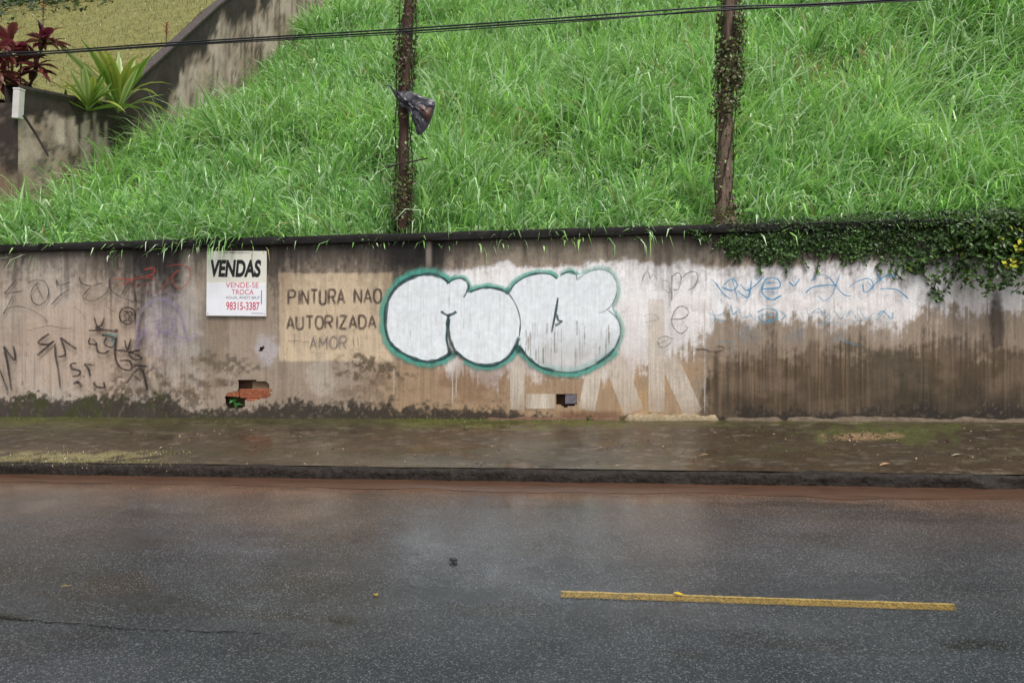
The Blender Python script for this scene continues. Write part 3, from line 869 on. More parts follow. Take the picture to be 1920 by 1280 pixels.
dl.build('dark_outline', paint_material('dark_green_spray', lin(46, 74, 76), 0.25, 0.25, 0.95))

dr = Paint()
for k in range(46):
    x_ = random.uniform(985, 1150); y0_ = random.uniform(600, 655); l_ = random.uniform(15, 50)
    dr.stroke([(x_, y0_), (x_ + random.uniform(-.6, .6), y0_ + l_ / 2), (x_, y0_ + l_)], random.uniform(1.4, 4.5), random.uniform(.25, .75), .6)
for k in range(14):
    x_ = random.uniform(735, 960); y0_ = random.uniform(545, 640); l_ = random.uniform(8, 26)
    dr.stroke([(x_, y0_), (x_ + random.uniform(-.6, .6), y0_ + l_ / 2), (x_, y0_ + l_)], random.uniform(1.4, 4), random.uniform(.15, .45), .6)
dr.build('dirt_run', paint_material('grey_brown_dirt_runs', lin(150, 140, 126), 0.5, 0.3, 0.75))
# --- tags on the left
Zl = zoomed(0, 430, 520 / 1799)
def tags(name, mat, strokes, scale=Zl, label=None):
    p = Paint()
    for pts, w, cv in strokes: p.stroke(scale(pts), w * 1.15, cv, 0.45, True, 0.3)
    return p.build(name, mat, label=label)
M_THIN = paint_material('thin_black_spray', lin(66, 58, 56), 0.4, 0.25, 0.9)
M_BLK = paint_material('black_spray', lin(44, 38, 38), 0.3, 0.2, 1.0)
tags('tag_scrawl', M_THIN, [([(115, 325), (60, 395), (45, 415), (160, 400)], 2.6, .9), ([(95, 430), (60, 500), (35, 550)], 2.6, .9),
    ([(30, 560), (50, 520), (110, 500), (190, 512), (280, 560), (320, 602)], 2.2, .7),
    ([(190, 350), (240, 330), (300, 340), (327, 400), (310, 460), (260, 492), (220, 460), (215, 400), (260, 340)], 2.8, .9), ([(240, 350), (300, 470)], 2.2, .7),
    ([(375, 330), (400, 362), (470, 340)], 3, .9), ([(470, 385), (400, 430), (345, 490)], 3, .9), ([(376, 325), (379, 372)], 3, .9), ([(400, 362), (410, 430)], 2.2, .6),
    ([(525, 310), (540, 350), (600, 366), (675, 348)], 3, .9), ([(600, 370), (550, 430), (560, 452), (612, 465), (680, 430), (715, 380), (720, 320)], 2.6, .8),
    ([(720, 320), (725, 380), (760, 420), (820, 450), (880, 466), (890, 430), (862, 350), (830, 370), (790, 440)], 2.4, .8),
    ([(190, 655), (260, 640), (330, 625), (420, 640), (500, 642)], 2, .5), ([(700, 440), (705, 500), (760, 540)], 2, .5), ([(490, 500), (540, 540), (570, 590)], 1.8, .4)])
tags('red_tag', paint_material('red_spray', lin(168, 62, 52), 0.5, 0.3, 0.8),
    [([(740, 322), (880, 322), (1010, 290)], 3.2, .9), ([(880, 330), (760, 372)], 2.8, .7), ([(945, 262), (1010, 250), (1000, 290), (960, 310), (1015, 322)], 3.4, .9),
     ([(880, 345), (895, 385), (950, 350), (965, 380)], 2.4, .6), ([(1060, 382), (1110, 320), (1165, 265)], 3, .7),
     ([(1085, 240), (1180, 230), (1240, 260), (1245, 310), (1210, 365), (1170, 385), (1140, 360), (1130, 310), (1165, 262)], 2.8, .7), ([(940, 412), (1060, 396), (1095, 400)], 2.4, .6)])
tags('purple_tag', paint_material('pale_purple_spray', lin(140, 124, 158), 0.45, 0.3, 0.65),
    [([(890, 720), (905, 610), (930, 530), (980, 472), (1060, 450), (1130, 480), (1170, 520), (1190, 580), (1210, 650), (1232, 712), (1285, 695), (1270, 670)], 5, .9),
     ([(1005, 600), (1120, 570), (1112, 650), (1040, 662), (1052, 600)], 5, .9), ([(1010, 700), (1060, 662), (1160, 690), (1230, 712)], 4, .8),
     ([(880, 770), (925, 690), (945, 645), (965, 705)], 7, .8), ([(900, 650), (905, 760), (885, 800)], 8, .6), ([(960, 880), (1030, 905)], 6, .6)])
tags('round_tag', M_BLK, [([(838 + 52 * math.cos(a), 560 + 54 * math.sin(a)) for a in np.linspace(0, 6.4, 16)], 3.4, 1),
    ([(812, 530), (840, 540), (815, 560), (835, 590), (810, 595)], 2.8, .9), ([(850, 530), (870, 545), (850, 565), (868, 590), (845, 590), (850, 560), (838, 530)], 2.8, .9)])
tags('bottom_tag', M_BLK, [([(10, 905), (35, 970), (62, 1042)], 4, .8), ([(35, 755), (95, 835), (112, 830), (98, 750)], 4.4, .9), ([(38, 760), (60, 860), (88, 1042)], 4.2, .9),
    ([(332, 675), (260, 732), (320, 746), (360, 725), (252, 818)], 4.6, 1), ([(370, 735), (375, 820), (390, 900), (405, 1030)], 4.4, .9),
    ([(405, 700), (428, 760), (436, 812), (388, 826)], 4.4, 1), ([(408, 703), (460, 742), (512, 776)], 4.4, 1),
    ([(512, 866), (475, 872), (482, 902), (530, 916), (525, 944), (482, 952)], 4.4, 1), ([(552, 950), (562, 952)], 5, 1),
    ([(558, 872), (585, 900), (600, 952)], 4.4, 1), ([(558, 872), (630, 880)], 4.6, 1), ([(488, 1000), (520, 990), (545, 1020)], 6, .9), ([(620, 988), (640, 1018), (690, 1025)], 5, 1), ([(685, 985), (693, 1028)], 5, 1)])
tags('tangled_tag', M_BLK, [([(625, 575), (640, 620), (662, 650), (588, 655)], 4, 1), ([(690, 572), (672, 620), (640, 642), (760, 660)], 4.5, 1),
    ([(600, 700), (590, 738), (640, 742), (612, 708)], 3.6, .9), ([(638, 730), (648, 790), (690, 802), (722, 782)], 3.8, .9), ([(672, 684), (720, 690), (772, 712)], 6, 1),
    ([(705, 700), (690, 742), (740, 764), (762, 720), (735, 715)], 3.6, 1), ([(752, 660), (780, 655)], 7, 1), ([(820, 715), (838, 778), (862, 708)], 4, 1),
    ([(752, 782), (840, 790), (932, 832), (880, 842), (850, 802), (922, 780)], 4, 1), ([(770, 700), (758, 790), (772, 862), (802, 900), (862, 908), (852, 852), (788, 850)], 4, 1),
    ([(865, 878), (972, 888)], 7, 1), ([(832, 1000), (872, 940), (922, 900), (952, 962), (966, 1042)], 5, 1), ([(870, 940), (930, 985)], 4, .9), ([(860, 905), (895, 880)], 4, .8)])
tags('teal_tag', paint_material('dark_teal_spray', lin(96, 140, 138), 0.4, 0.2, 0.8), [([(690, 676), (740, 684), (780, 690)], 5, .9), ([(700, 715), (750, 725)], 4, .7), ([(745, 705), (748, 760)], 4, .6)])
# --- tags on the right
Zr = zoomed(1140, 460, 600 / 1920)
tags('grey_tag', paint_material('grey_spray', lin(92, 86, 88), 0.45, 0.3, 0.85), [([(205, 214), (215, 180), (240, 160), (250, 205)], 2.4, .8), ([(252, 200), (272, 175), (292, 205)], 2.4, .8),
    ([(380, 335), (380, 260), (382, 180)], 3.4, 1), ([(325, 212), (360, 220), (366, 285), (335, 262)], 2.2, .6), ([(380, 190), (420, 165), (437, 200), (420, 262), (385, 266)], 2.8, .9),
    ([(448, 195), (470, 170), (520, 160), (537, 200), (512, 250), (478, 268)], 2.8, .9),
    ([(375, 442), (440, 440), (476, 415), (472, 380), (430, 365), (395, 400), (380, 455), (400, 505), (440, 527), (472, 500), (462, 480)], 3, .9),
    ([(300, 560), (340, 545), (382, 560), (352, 602), (312, 608), (294, 572)], 2.6, .8), ([(290, 592), (400, 548)], 2.2, .6), ([(215, 425), (260, 410), (302, 440), (222, 462)], 2.2, .5)], Zr)
M_DARK = paint_material('dark_scratch', lin(58, 50, 46), 0.4, 0.2, 0.9)
tags('dark_scratch', M_DARK, [([(528, 625), (565, 622), (602, 632)], 4.5, 1), ([(602, 634), (650, 636), (690, 624), (688, 610), (650, 604)], 2.2, .9), ([(650, 606), (690, 606)], 3, .9)], Zr)
M_BLUE = paint_material('blue_spray', lin(64, 138, 180), 0.25, 0.15, 1.0)
tags('blue_tag', M_BLUE, [([(640, 225), (690, 292), (732, 322)], 2.8, .9), ([(690, 240), (740, 200), (772, 240), (740, 272), (680, 250)], 3, .9), ([(740, 202), (760, 270), (772, 322)], 2.8, .8),
    ([(770, 272), (832, 312), (850, 262), (856, 208)], 3, .9), ([(790, 232), (830, 272), (890, 230), (932, 178)], 2.8, .8),
    ([(920, 262), (1022, 252), (1012, 204), (950, 200), (920, 252), (930, 300), (980, 326), (1034, 300)], 3.4, 1), ([(935, 225), (1010, 225)], 3, .9), ([(930, 280), (1015, 285)], 3, .8), ([(870, 185), (900, 215)], 2.4, .6),
    ([(1080, 220), (1112, 242), (1144, 200)], 3, .9), ([(1095, 200), (1120, 235)], 2.6, .8), ([(1180, 285), (1222, 252), (1300, 240), (1372, 242)], 3, .9),
    ([(1210, 215), (1250, 180), (1302, 182), (1352, 232)], 2.4, .7), ([(1255, 300), (1290, 332), (1335, 300), (1360, 240), (1386, 168)], 2.4, .7), ([(1320, 190), (1400, 290), (1452, 304)], 2.6, .8),
    ([(1440, 250), (1500, 212), (1562, 202), (1582, 250), (1532, 282), (1520, 232)], 3, .9), ([(1545, 215), (1585, 262)], 3, .8), ([(1600, 168), (1622, 200), (1642, 222)], 2.6, .7),
    ([(1560, 262), (1660, 182), (1722, 192)], 2.8, .8), ([(1620, 262), (1722, 266), (1792, 322)], 3, .9), ([(615, 200), (660, 245)], 2.4, .5)], Zr)
tags('blue_tag', paint_material('faded_blue_spray', lin(84, 146, 174), 0.4, 0.35, 0.9), [([(590, 400), (650, 422), (700, 400)], 3, .7), ([(730, 358), (746, 412), (772, 390)], 4, .9), ([(610, 440), (660, 445)], 3, .5),
    ([(890, 402), (942, 380), (1002, 392), (1002, 440), (932, 462), (902, 422), (982, 412)], 4, 1), ([(930, 440), (990, 450)], 4, .8), ([(1020, 390), (1056, 420), (1030, 450)], 3.4, .8), ([(1100, 390), (1112, 432)], 3.4, .7), ([(1150, 400), (1165, 440)], 3, .6),
    ([(1240, 402), (1300, 402), (1332, 432)], 3.4, .7), ([(1420, 430), (1452, 392), (1480, 440)], 3.6, .7), ([(1610, 420), (1640, 395), (1690, 440), (1700, 400)], 4, .8), ([(1370, 560), (1500, 600)], 5, .4), ([(640, 580), (760, 575)], 3, .6), ([(740, 590), (745, 650)], 6, .4),
    ([(1250, 470), (1350, 460), (1420, 480)], 6, .4), ([(620, 380), (640, 440), (690, 450)], 3, .7), ([(780, 380), (800, 430), (860, 420)], 3, .7), ([(840, 400), (870, 450)], 3, .6), ([(1185, 380), (1200, 440)], 3, .7), ([(1215, 410), (1260, 380), (1290, 440)], 3, .7),
    ([(1350, 390), (1390, 440), (1420, 385)], 3, .7), ([(1500, 380), (1540, 440), (1590, 400)], 3, .7), ([(1290, 470), (1330, 430)], 3, .6), ([(1660, 380), (1600, 450)], 3, .7), ([(1440, 455), (1560, 445)], 4, .5)], Zr, label='lower fainter row of pale blue spray scribbles')

# =================================================================== SIGN
def text_mesh(body, x0, x1, z0, z1, y, bold=0.0, shear=0.0):
    cu = bpy.data.curves.new('lettering', 'FONT')
    cu.body = body; cu.size = 1; cu.offset = bold; cu.shear = shear; cu.extrude = 0.0
    o = bpy.data.objects.new('lettering', cu); COL.objects.link(o)
    dg = bpy.context.evaluated_depsgraph_get(); dg.update()
    me = bpy.data.meshes.new_from_object(o.evaluated_get(dg))
    bpy.data.objects.remove(o); bpy.data.curves.remove(cu)
    n = len(me.vertices); a = np.zeros(n * 3, np.float32); me.vertices.foreach_get('co', a); a = a.reshape(-1, 3)
    mn, mx = a.min(0), a.max(0)
    b = np.zeros_like(a)
    b[:, 0] = x0 + (a[:, 0] - mn[0]) / (mx[0] - mn[0]) * (x1 - x0)
    b[:, 2] = z0 + (a[:, 1] - mn[1]) / (mx[1] - mn[1]) * (z1 - z0)
    b[:, 1] = y
    me.vertices.foreach_set('co', b.ravel()); me.update()
    return me
SP = on_y(445, 532, WALL_Y)
sign = empty('sale_sign', (SP.x, WALL_Y - 0.022, SP.z), 'square white VENDAS sign with red phone number fixed to the stained wall', 'sign')
sign.rotation_euler = (0, math.radians(0.6), 0)
k_ = 1.0 / (FPX / on_y(445, 532, WALL_Y).y * (CS + (445 - 960) / FPX * SN))    # metres per pixel there
kx = (on_y(501, 532, WALL_Y).x - on_y(389, 532, WALL_Y).x) / 112.0
kz = (on_y(445, 500, WALL_Y).z - on_y(445, 560, WALL_Y).z) / 60.0
SX = lambda px: (px - 445) * kx
SZ = lambda py: -(py - 532) * kz
M_SIGN1 = simple('cream_white_board', lin(222, 220, 208), 0.5, 6, 0.06, 0.4, 0.05)
M_SIGN2 = simple('cool_white_sheet', lin(236, 237, 242), 0.35, 6, 0.04, 0.5, 0.05)
M_INK = simple('black_ink', lin(30, 30, 30), 0.5, 40, 0.2, bmp=0)
M_RED = simple('red_ink', lin(206, 66, 92), 0.5, 40, 0.2, bmp=0)
M_GREY = simple('grey_ink', lin(120, 120, 128), 0.5, 40, 0.2, bmp=0)
mb = MB(); mb.box((0, 0, 0), (SX(501) - SX(389), 0.012, SZ(471) - SZ(593))); mb.build('board', M_SIGN1, sign, bevel=0.002)
mb = MB(); mb.box(((SX(389.6) + SX(500.4)) / 2, -0.009, (SZ(531) + SZ(592)) / 2), (SX(500.4) - SX(389.6), 0.006, SZ(531) - SZ(592))); sheet = mb.build('lower_sheet', M_SIGN2, sign, bevel=0.0015)
new_obj('heading', text_mesh('VENDAS', SX(396.5), SX(491), SZ(520), SZ(487), -0.0075, 0.045, 0.14), M_INK, sign)
yy = -0.0135
for nm, tx, a in (('red_line', 'VENDE-SE', (426, 487, 539.5, 529.8)), ('red_line', 'TROCA', (437, 478, 552.3, 542.6))):
    new_obj(nm, text_mesh(tx, SX(a[0]), SX(a[1]), SZ(a[2]), SZ(a[3]), yy, 0.0), M_RED, sheet)
new_obj('grey_line', text_mesh('AGUA, ANDY BA.P', SX(426), SX(489), SZ(561), SZ(555), yy, 0.0), M_GREY, sheet)
new_obj('phone_number', text_mesh('98315-3387', SX(427), SX(489), SZ(581), SZ(566), yy, 0.012), M_RED, sheet)
mb = MB(); mb.box((SX(492.5), -0.0128, SZ(557)), (1.6 * kx, 0.0012, 26 * kz)); mb.build('ink_stroke', M_GREY, sheet)
mb = MB(); mb.box((SX(485), -0.0128, SZ(586.8)), (22 * kx, 0.0012, 1.0 * kz)); mb.build('ink_stroke', M_GREY, sheet)
for px_, py_ in ((391.5, 475), (495.5, 474), (392.5, 588), (498, 588.5)):
    mb = MB(); mb.tube([(SX(px_), -0.005 if py_ < 530 else -0.011, SZ(py_)), (SX(px_), -0.009 if py_ < 530 else -0.0145, SZ(py_))], 0.007, 8); mb.build('nail', M_GREY, sign)
for a, b in (((412, 473.6), (440, 474.4)), ((434, 473.6), (470, 475.4))):
    mb = MB(); mb.box(((SX(a[0]) + SX(b[0])) / 2, -0.0068, SZ((a[1] + b[1]) / 2)), ((b[0] - a[0]) * kx, 0.0012, 1.1 * kz)); mb.build('scuff_mark', M_GREY, sign)

# =================================================================== GRASS
def blades(bx, by, bz, L, Wd, lean_az, lean, bend, cols, tipc, seg=4):
    """ribbons that rise, lean and bow over; all arguments are arrays"""
    n = len(bx)
    dirx, diry = np.cos(lean_az), np.sin(lean_az)
    sx, sy = -diry, dirx
    tw = rng.normal(0, 0.7, n)
    # side vector turned a little out of the bending plane
    t = np.linspace(0, 1, seg + 1)
    P = np.zeros((n, seg + 1, 3)); ang = lean.copy()
    P[:, 0] = np.stack([bx, by, bz], 1)
    for k in range(seg):
        a = lean + bend * ((k + 0.5) / seg) ** 1.5
        d = np.stack([np.sin(a) * dirx, np.sin(a) * diry, np.cos(a)], 1)
        P[:, k + 1] = P[:, k] + d * (L / seg)[:, None]
    side = np.stack([sx * np.cos(tw) , sy * np.cos(tw), np.sin(tw) * 0.5], 1)
    prof = np.array([0.7, 1.0, 0.9, 0.6, 0.0]) if seg == 4 else np.linspace(1, 0, seg + 1)
    V = np.zeros((n, 2 * seg + 1, 3)); C = np.zeros((n, 2 * seg + 1, 3))
    for k in range(seg):
        w = (Wd * prof[k] / 2)[:, None]
        V[:, 2 * k] = P[:, k] - side * w; V[:, 2 * k + 1] = P[:, k] + side * w
        m = (k / seg) ** 1.5
        C[:, 2 * k] = C[:, 2 * k + 1] = cols * (1 - m) + tipc * m
    V[:, 2 * seg] = P[:, seg]; C[:, 2 * seg] = tipc
    o = (np.arange(n) * (2 * seg + 1))[:, None]
    quads = np.concatenate([o + np.array([[2 * k, 2 * k + 1, 2 * k + 3, 2 * k + 2]]) for k in range(seg - 1)], 1).reshape(n, seg - 1, 4)
    tri = o + np.array([[2 * seg - 2, 2 * seg - 1, 2 * seg]])
    flat = np.concatenate([quads.reshape(n, -1), tri], 1).ravel()
    sizes = np.tile(np.array([4] * (seg - 1) + [3]), n)
    return V.reshape(-1, 3), flat, sizes, C.reshape(-1, 3)

def grass_field(n_clumps, per):
    # clump bases, denser close to the street
    m = n_clumps * 6
    cy = WALL_Y + 0.18 + (rng.random(m) ** 1.5) * 22.5
    half0 = -0.80 * cy - 1.5; half1 = 0.56 * cy + 2.2
    cx = rng.uniform(-16, 17, m)
    ok = (cx > np.maximum(half0, np.where(cy > 11.0, BX + 0.15, -30))) & (cx < half1)
    px, py = project(cx, cy, hill_z(cx, cy))
    ok &= (py > -90)
    cx, cy = cx[ok][:n_clumps], cy[ok][:n_clumps]
    n = len(cx) * per
    ci = np.repeat(np.arange(len(cx)), per)
    spread = 0.06 + 0.07 * rng.random(len(cx))
    bx = cx[ci] + rng.normal(0, 1, n) * spread[ci]; by = np.maximum(cy[ci] + rng.normal(0, 1, n) * spread[ci], WALL_Y + 0.13)
    bz = hill_z(bx, by) - 0.03
    near = sstep(12.0, 9.6, by)
    dist = np.hypot(bx, by)
    big = fbm(bx * 0.45, by * 0.45, 101, 3); med = fbm(bx * 1.3, by * 1.3, 102, 3)
    cl_h = 0.6 + 0.75 * rng.random(len(cx))
    cl_c = rng.normal(0, 1, len(cx)); cl_w = rng.uniform(0.75, 1.35, len(cx))
    tall = 0.42 + 0.40 * sstep(0.3, 0.75, big) + 0.25 * sstep(3.0, 6.0, bx) * sstep(12, 15, by)
    L = 1.24 * tall * cl_h[ci] * rng.uniform(0.5, 1.3, n)
    L *= 1 - 0.32 * sstep(10.0, 9.5, by) - 0.12 * near * sstep(-1.0, 1.0, bx)
    hollow = np.exp(-(((bx - 4.3) / 0.9) ** 2 + ((by - 14.7) / 0.7) ** 2)) + 0.6 * np.exp(-(((bx + 1.4) / 0.5) ** 2 + ((by - 12.4) / 0.4) ** 2))
    L *= 1 - 0.5 * np.clip(hollow, 0, 1)
    L *= 1 - 0.35 * sstep(1.5, 0.2, bx - BX)
    Wd = rng.uniform(0.014, 0.037, n) * cl_w[ci] * (1 + 0.045 * np.maximum(dist - 10, 0))
    flow = 2 * math.pi * fbm(cx * 0.5, cy * 0.5, 103, 2) * 1.6
    az = flow[ci] + rng.normal(0, 1.6, n)
    # downhill droop near the wall and on the slope
    dx, dy = np.cos(az), np.sin(az) - 0.55 + 0.3 * near
    az = np.arctan2(dy, dx)
    lean = np.abs(rng.normal(0.36, 0.3, n)); bend = rng.uniform(0.5, 2.8, n)
    r = rng.random(n)
    g0, g1, g2 = lin(108, 164, 74), lin(160, 212, 104), lin(84, 138, 78)
    cols = mixc(np.tile(g0, (n, 1)), g1, sstep(0.3, 0.7, med * 0.6 + r * 0.4))
    cols = mixc(cols, g2, sstep(0.6, 0.9, rng.random(n)) * 0.8)
    yel = sstep(0.5, 0.8, big) * 0.35
    cols = mixc(cols, lin(150, 196, 82), yel)
    cols = cols * (rng.uniform(0.5, 1.35, n) * (1 + 0.2 * np.clip(cl_c[ci], -2, 2)))[:, None]
    blue = sstep(0.4, 1.4, cl_c[ci] * 0 + rng.normal(0, 1, n)); cols = mixc(cols, lin(112, 162, 110), blue * 0.45)
    pale = rng.random(n) < 0.19
    cols[pale] = lin(204, 228, 188)  # sheen on wet blades, put into the colour of a random share
    tip = mixc(cols * 1.15, lin(176, 210, 146), rng.random(n) * 0.6)
    dryb = rng.random(n) < 0.016 + 0.35 * np.clip(hollow, 0, 1)
    tip[dryb] = lin(178, 164, 110); cols[dryb] = lin(140, 130, 80)
    return blades(bx, by, bz, L, Wd, az, lean, bend, cols, tip)
V, f, s, C = grass_field(4000, 46)
# broad arching blades standing along the wall
n = 3400
bx = rng.uniform(-10.5, 7.2, n); by = WALL_Y + 0.42 + rng.random(n) ** 1.3 * 1.9
bz = hill_z(bx, by) - 0.02
dens = fbm(bx * 1.1, by * 0 + 3, 111, 3)
sel = rng.random(n) < sstep(0.3, 0.6, dens)
bx, by, bz = bx[sel], by[sel], bz[sel]; n = len(bx)
az = -math.pi / 2 + rng.normal(0, 1.7, n)
L = rng.uniform(0.35, 0.8, n) * (1 - 0.25 * sstep(-2, 0, bx))
r = rng.random(n)[:, None]
cols = lin(104, 160, 84) * (1 - r) + lin(160, 204, 136) * r
V2, f2, s2, C2 = blades(bx, by, bz, L, rng.uniform(0.016, 0.03, n), az, np.abs(rng.normal(0.2, 0.18, n)), rng.uniform(0.8, 2.3, n), cols, cols * 1.25)
me = np_mesh('grass', np.concatenate([V, V2]), np.concatenate([f, f2 + len(V)]), np.concatenate([s, s2]))
vcol(me, 'col', np.clip(np.concatenate([C, C2]), 0, 0.8))
go = new_obj('grass', me, M_GRASS)
tag(go, 'tall wet green grass covering the slope above the wall', 'grass', kind='stuff')

# short tufts on the pavement
n = 5200
q = rng.random(n)
px = np.where(q < 0.62, rng.uniform(-40, 360, n) ** 1.0, np.where(q < 0.8, rng.uniform(690, 1200, n), rng.uniform(-20, 340, n)))
py = np.where(q < 0.62, 856 + rng.normal(0, 5.5, n), np.where(q < 0.8, 793 + rng.normal(0, 4, n), 789 + rng.normal(0, 4, n)))
bx, by, bz = [], [], []
for a, b in zip(px, py):
    r_ = on_ground(a, b, 0.122 + 0.13 * (0.85 if b < 820 else 0.2))
    bx.append(r_.x); by.append(min(r_.y, WALL_Y - 0.015)); bz.append(0)
bx, by = np.array(bx), np.array(by); bz = pave_z(bx, by) - 0.004
sel = fbm(bx * 2.5, by * 6, 121, 3) > 0.46
bx, by, bz, q = bx[sel], by[sel], bz[sel], q[sel]; n = len(bx)
r = rng.random(n)[:, None]
cols = np.where((q < 0.62)[:, None], lin(100, 102, 58) * (1 - r) + lin(166, 154, 108) * r, lin(72, 88, 34) * (1 - r) + lin(120, 134, 54) * r)
V, f, s, C = blades(bx, by, bz, rng.uniform(0.01, 0.034, n), rng.uniform(0.004, 0.008, n), rng.uniform(0, 6.3, n), rng.uniform(0.2, 1.2, n), rng.uniform(0, 1, n), cols, cols * 1.1)
me = np_mesh('pavement_grass', V, f, s); vcol(me, 'col', np.clip(C, 0, .8))
tag(new_obj('pavement_grass', me, M_GRASS), 'short yellowish grass and moss growing on the pavement', 'grass', kind='stuff')

# =================================================================== POSTS
def post(name, pts, radii, mat, label, n=10, amp=0.12, seed=0):
    base = Vector(pts[0])
    o = empty(name, base, label, 'post', 'old posts standing on the wall')
    P = smooth_path([tuple(Vector(p) - base) for p in pts], 8)
    R = np.interp(np.linspace(0, 1, len(P)), np.linspace(0, 1, len(radii)), radii)
    mb = MB(); mb.tube([tuple(p) for p in P], [float(r) for r in R], n)
    vv = []
    for k, p in enumerate(mb.v):
        i, q = divmod(k, n)
        c0 = Vector(P[min(i, len(P) - 1)])
        h = float(vnoise(q * 1.7 + seed, i * 0.55, 131 + seed)) - 0.5
        vv.append(tuple(c0 + (Vector(p) - c0) * (1 + h * 2 * amp)))
    mb.v = vv
    mb.build('shaft', mat, o, smooth=True)
    return o
PY_ = WALL_Y + 0.19
pl = [on_y(x, y, PY_) for x, y in ((754, 434), (757, 330), (757, 230), (760, 120), (767, 0), (771, -120))]
lpost = post('old_post', pl, [0.085, 0.068, 0.066, 0.075, 0.06, 0.058], M_RUST, 'thin rusty brown post with a plastic bag caught on it', seed=1, amp=0.16)
pr = [on_y(x, y, PY_) for x, y in ((1360, 424), (1358, 385), (1358, 300), (1362, 200), (1368, 90), (1371, -110))]
rpost = post('old_post', pr, [0.17, 0.108, 0.094, 0.086, 0.085, 0.084], M_BARK, 'thicker weathered timber post with creeper round its upper half', seed=2, amp=0.16)
# root flare mound at the right post, cut branch stubs
def twig(name, pts, r, label, cat='twig', mat=M_TWIG, group=None):
    base = Vector(pts[0]); mb = MB()
    mb.tube([Vector(p) - base for p in pts], [r * (1 - 0.4 * k / (len(pts) - 1)) for k in range(len(pts))], 6)
    o = mb.build(name, mat); o.location = base
    return tag(o, label, cat, group)
twig('stick', [on_y(726, 314, PY_ - 0.13), on_y(752, 307, PY_ - 0.13), on_y(802, 297, PY_ - 0.12)], 0.014, 'thin dark stick lying crosswise against the thin rusty post', 'stick')
# bag caught on the left post
bagc = on_y(772, 205, PY_ - 0.16)
outl = [(733, 164), (746, 172), (768, 171), (792, 181), (816, 191), (812, 214), (804, 234), (792, 250), (782, 252), (776, 232), (766, 208), (752, 200), (742, 184)]
bag = empty('plastic_bag', bagc, 'torn grey plastic bag snagged on the thin rusty post', 'bag')
def crumple(poly, dep, seed, R=7):
    P = smooth_path(poly, 3, True)[:-1]; ct = np.mean(P, axis=0); n = len(P); vs, fs = [], []
    for side in (-1, 1):
        o_ = len(vs)
        for r in range(R + 1):
            for q, p in enumerate(P):
                u_ = r / R; xy = ct + (p - ct) * u_
                h = (1 - u_ ** 2) ** 0.5 if u_ < 1 else 0
                nn = float(fbm(np.array([xy[0] / 9]), np.array([xy[1] / 9]), seed + side, 3)[0]) - 0.5
                w = on_y(xy[0], xy[1], bagc.y)
                vs.append((w.x - bagc.x, side * dep * h * (0.6 + 2.4 * nn) + 0.22 * nn * h + 0.03 * (float(vnoise(q * .4, seed, 3)) - .5), w.z - bagc.z))
        for r in range(R):
            for q in range(n):
                q2 = (q + 1) % n
                fq = (o_ + r * n + q, o_ + r * n + q2, o_ + (r + 1) * n + q2, o_ + (r + 1) * n + q)
                fs.append(fq if side < 0 else fq[::-1])
    return vs, fs
mb = MB(); mb.add(*crumple(outl, 0.06, 7)); mb.build('bag_film', M_BAG, bag)
mb = MB(); mb.add(*crumple([(790, 196), (814, 193), (811, 214), (800, 228), (790, 216), (784, 206)], 0.085, 17, 4)); mb.build('brown_fold', M_BAGR, bag)
mb = MB(); mb.tube([on_y(735, 165, bagc.y) - bagc, on_y(729, 161, bagc.y - .02) - bagc, on_y(720, 160, bagc.y) - bagc], [0.014, 0.009, 0.004], 6); mb.build('bag_tail', M_BAG, bag)

# =================================================================== CREEPERS
def leaf_cloud(P, N, size, cols, jit=0.7):
    """small folded leaves: four triangles each, lying along the surface normal N"""
    n = len(P)
    N = N + rng.normal(0, jit, (n, 3)); N /= np.linalg.norm(N, axis=1)[:, None]
    U = np.cross(N, rng.normal(0, 1, (n, 3))); U /= np.linalg.norm(U, axis=1)[:, None]
    S = np.cross(N, U)
    s_ = size[:, None]
    V = np.stack([P - U * s_ * .6, P + S * s_ * .42 + N * s_ * .12, P + U * s_ * .7, P - S * s_ * .42 + N * s_ * .12, P + N * s_ * 0.0], 1)
    o = (np.arange(n) * 5)[:, None]
    F = np.concatenate([o + np.array([[4, 0, 1]]), o + np.array([[4, 1, 2]]), o + np.array([[4, 2, 3]]), o + np.array([[4, 3, 0]])], 1).ravel()
    C = np.repeat(cols, 5, 0)
    return V.reshape(-1, 3), F, np.full(n * 4, 3), C
def leafcols(n, a, b, k=0.5):
    r = rng.random(n)[:, None]
    return np.asarray(a) * (1 - r) + np.asarray(b) * r
def creeper(label, P, N, size, cols, stems, base, group=None):
    root = empty('creeper', base, label, 'creeper', group)
    V, F, S_, C = leaf_cloud(P - np.array(base), N, size, cols)
    me = np_mesh('foliage', V, F, S_, smooth=False); vcol(me, 'col', np.clip(C, 0, .8))
    o = new_obj('foliage', me, M_IVY, root); o['kind'] = 'stuff'
    for st_ in stems:
        mb = MB(); mb.tube([Vector(p) - Vector(base) for p in st_], 0.007, 5); mb.build('stem', M_TWIG, root, smooth=True)
    return root
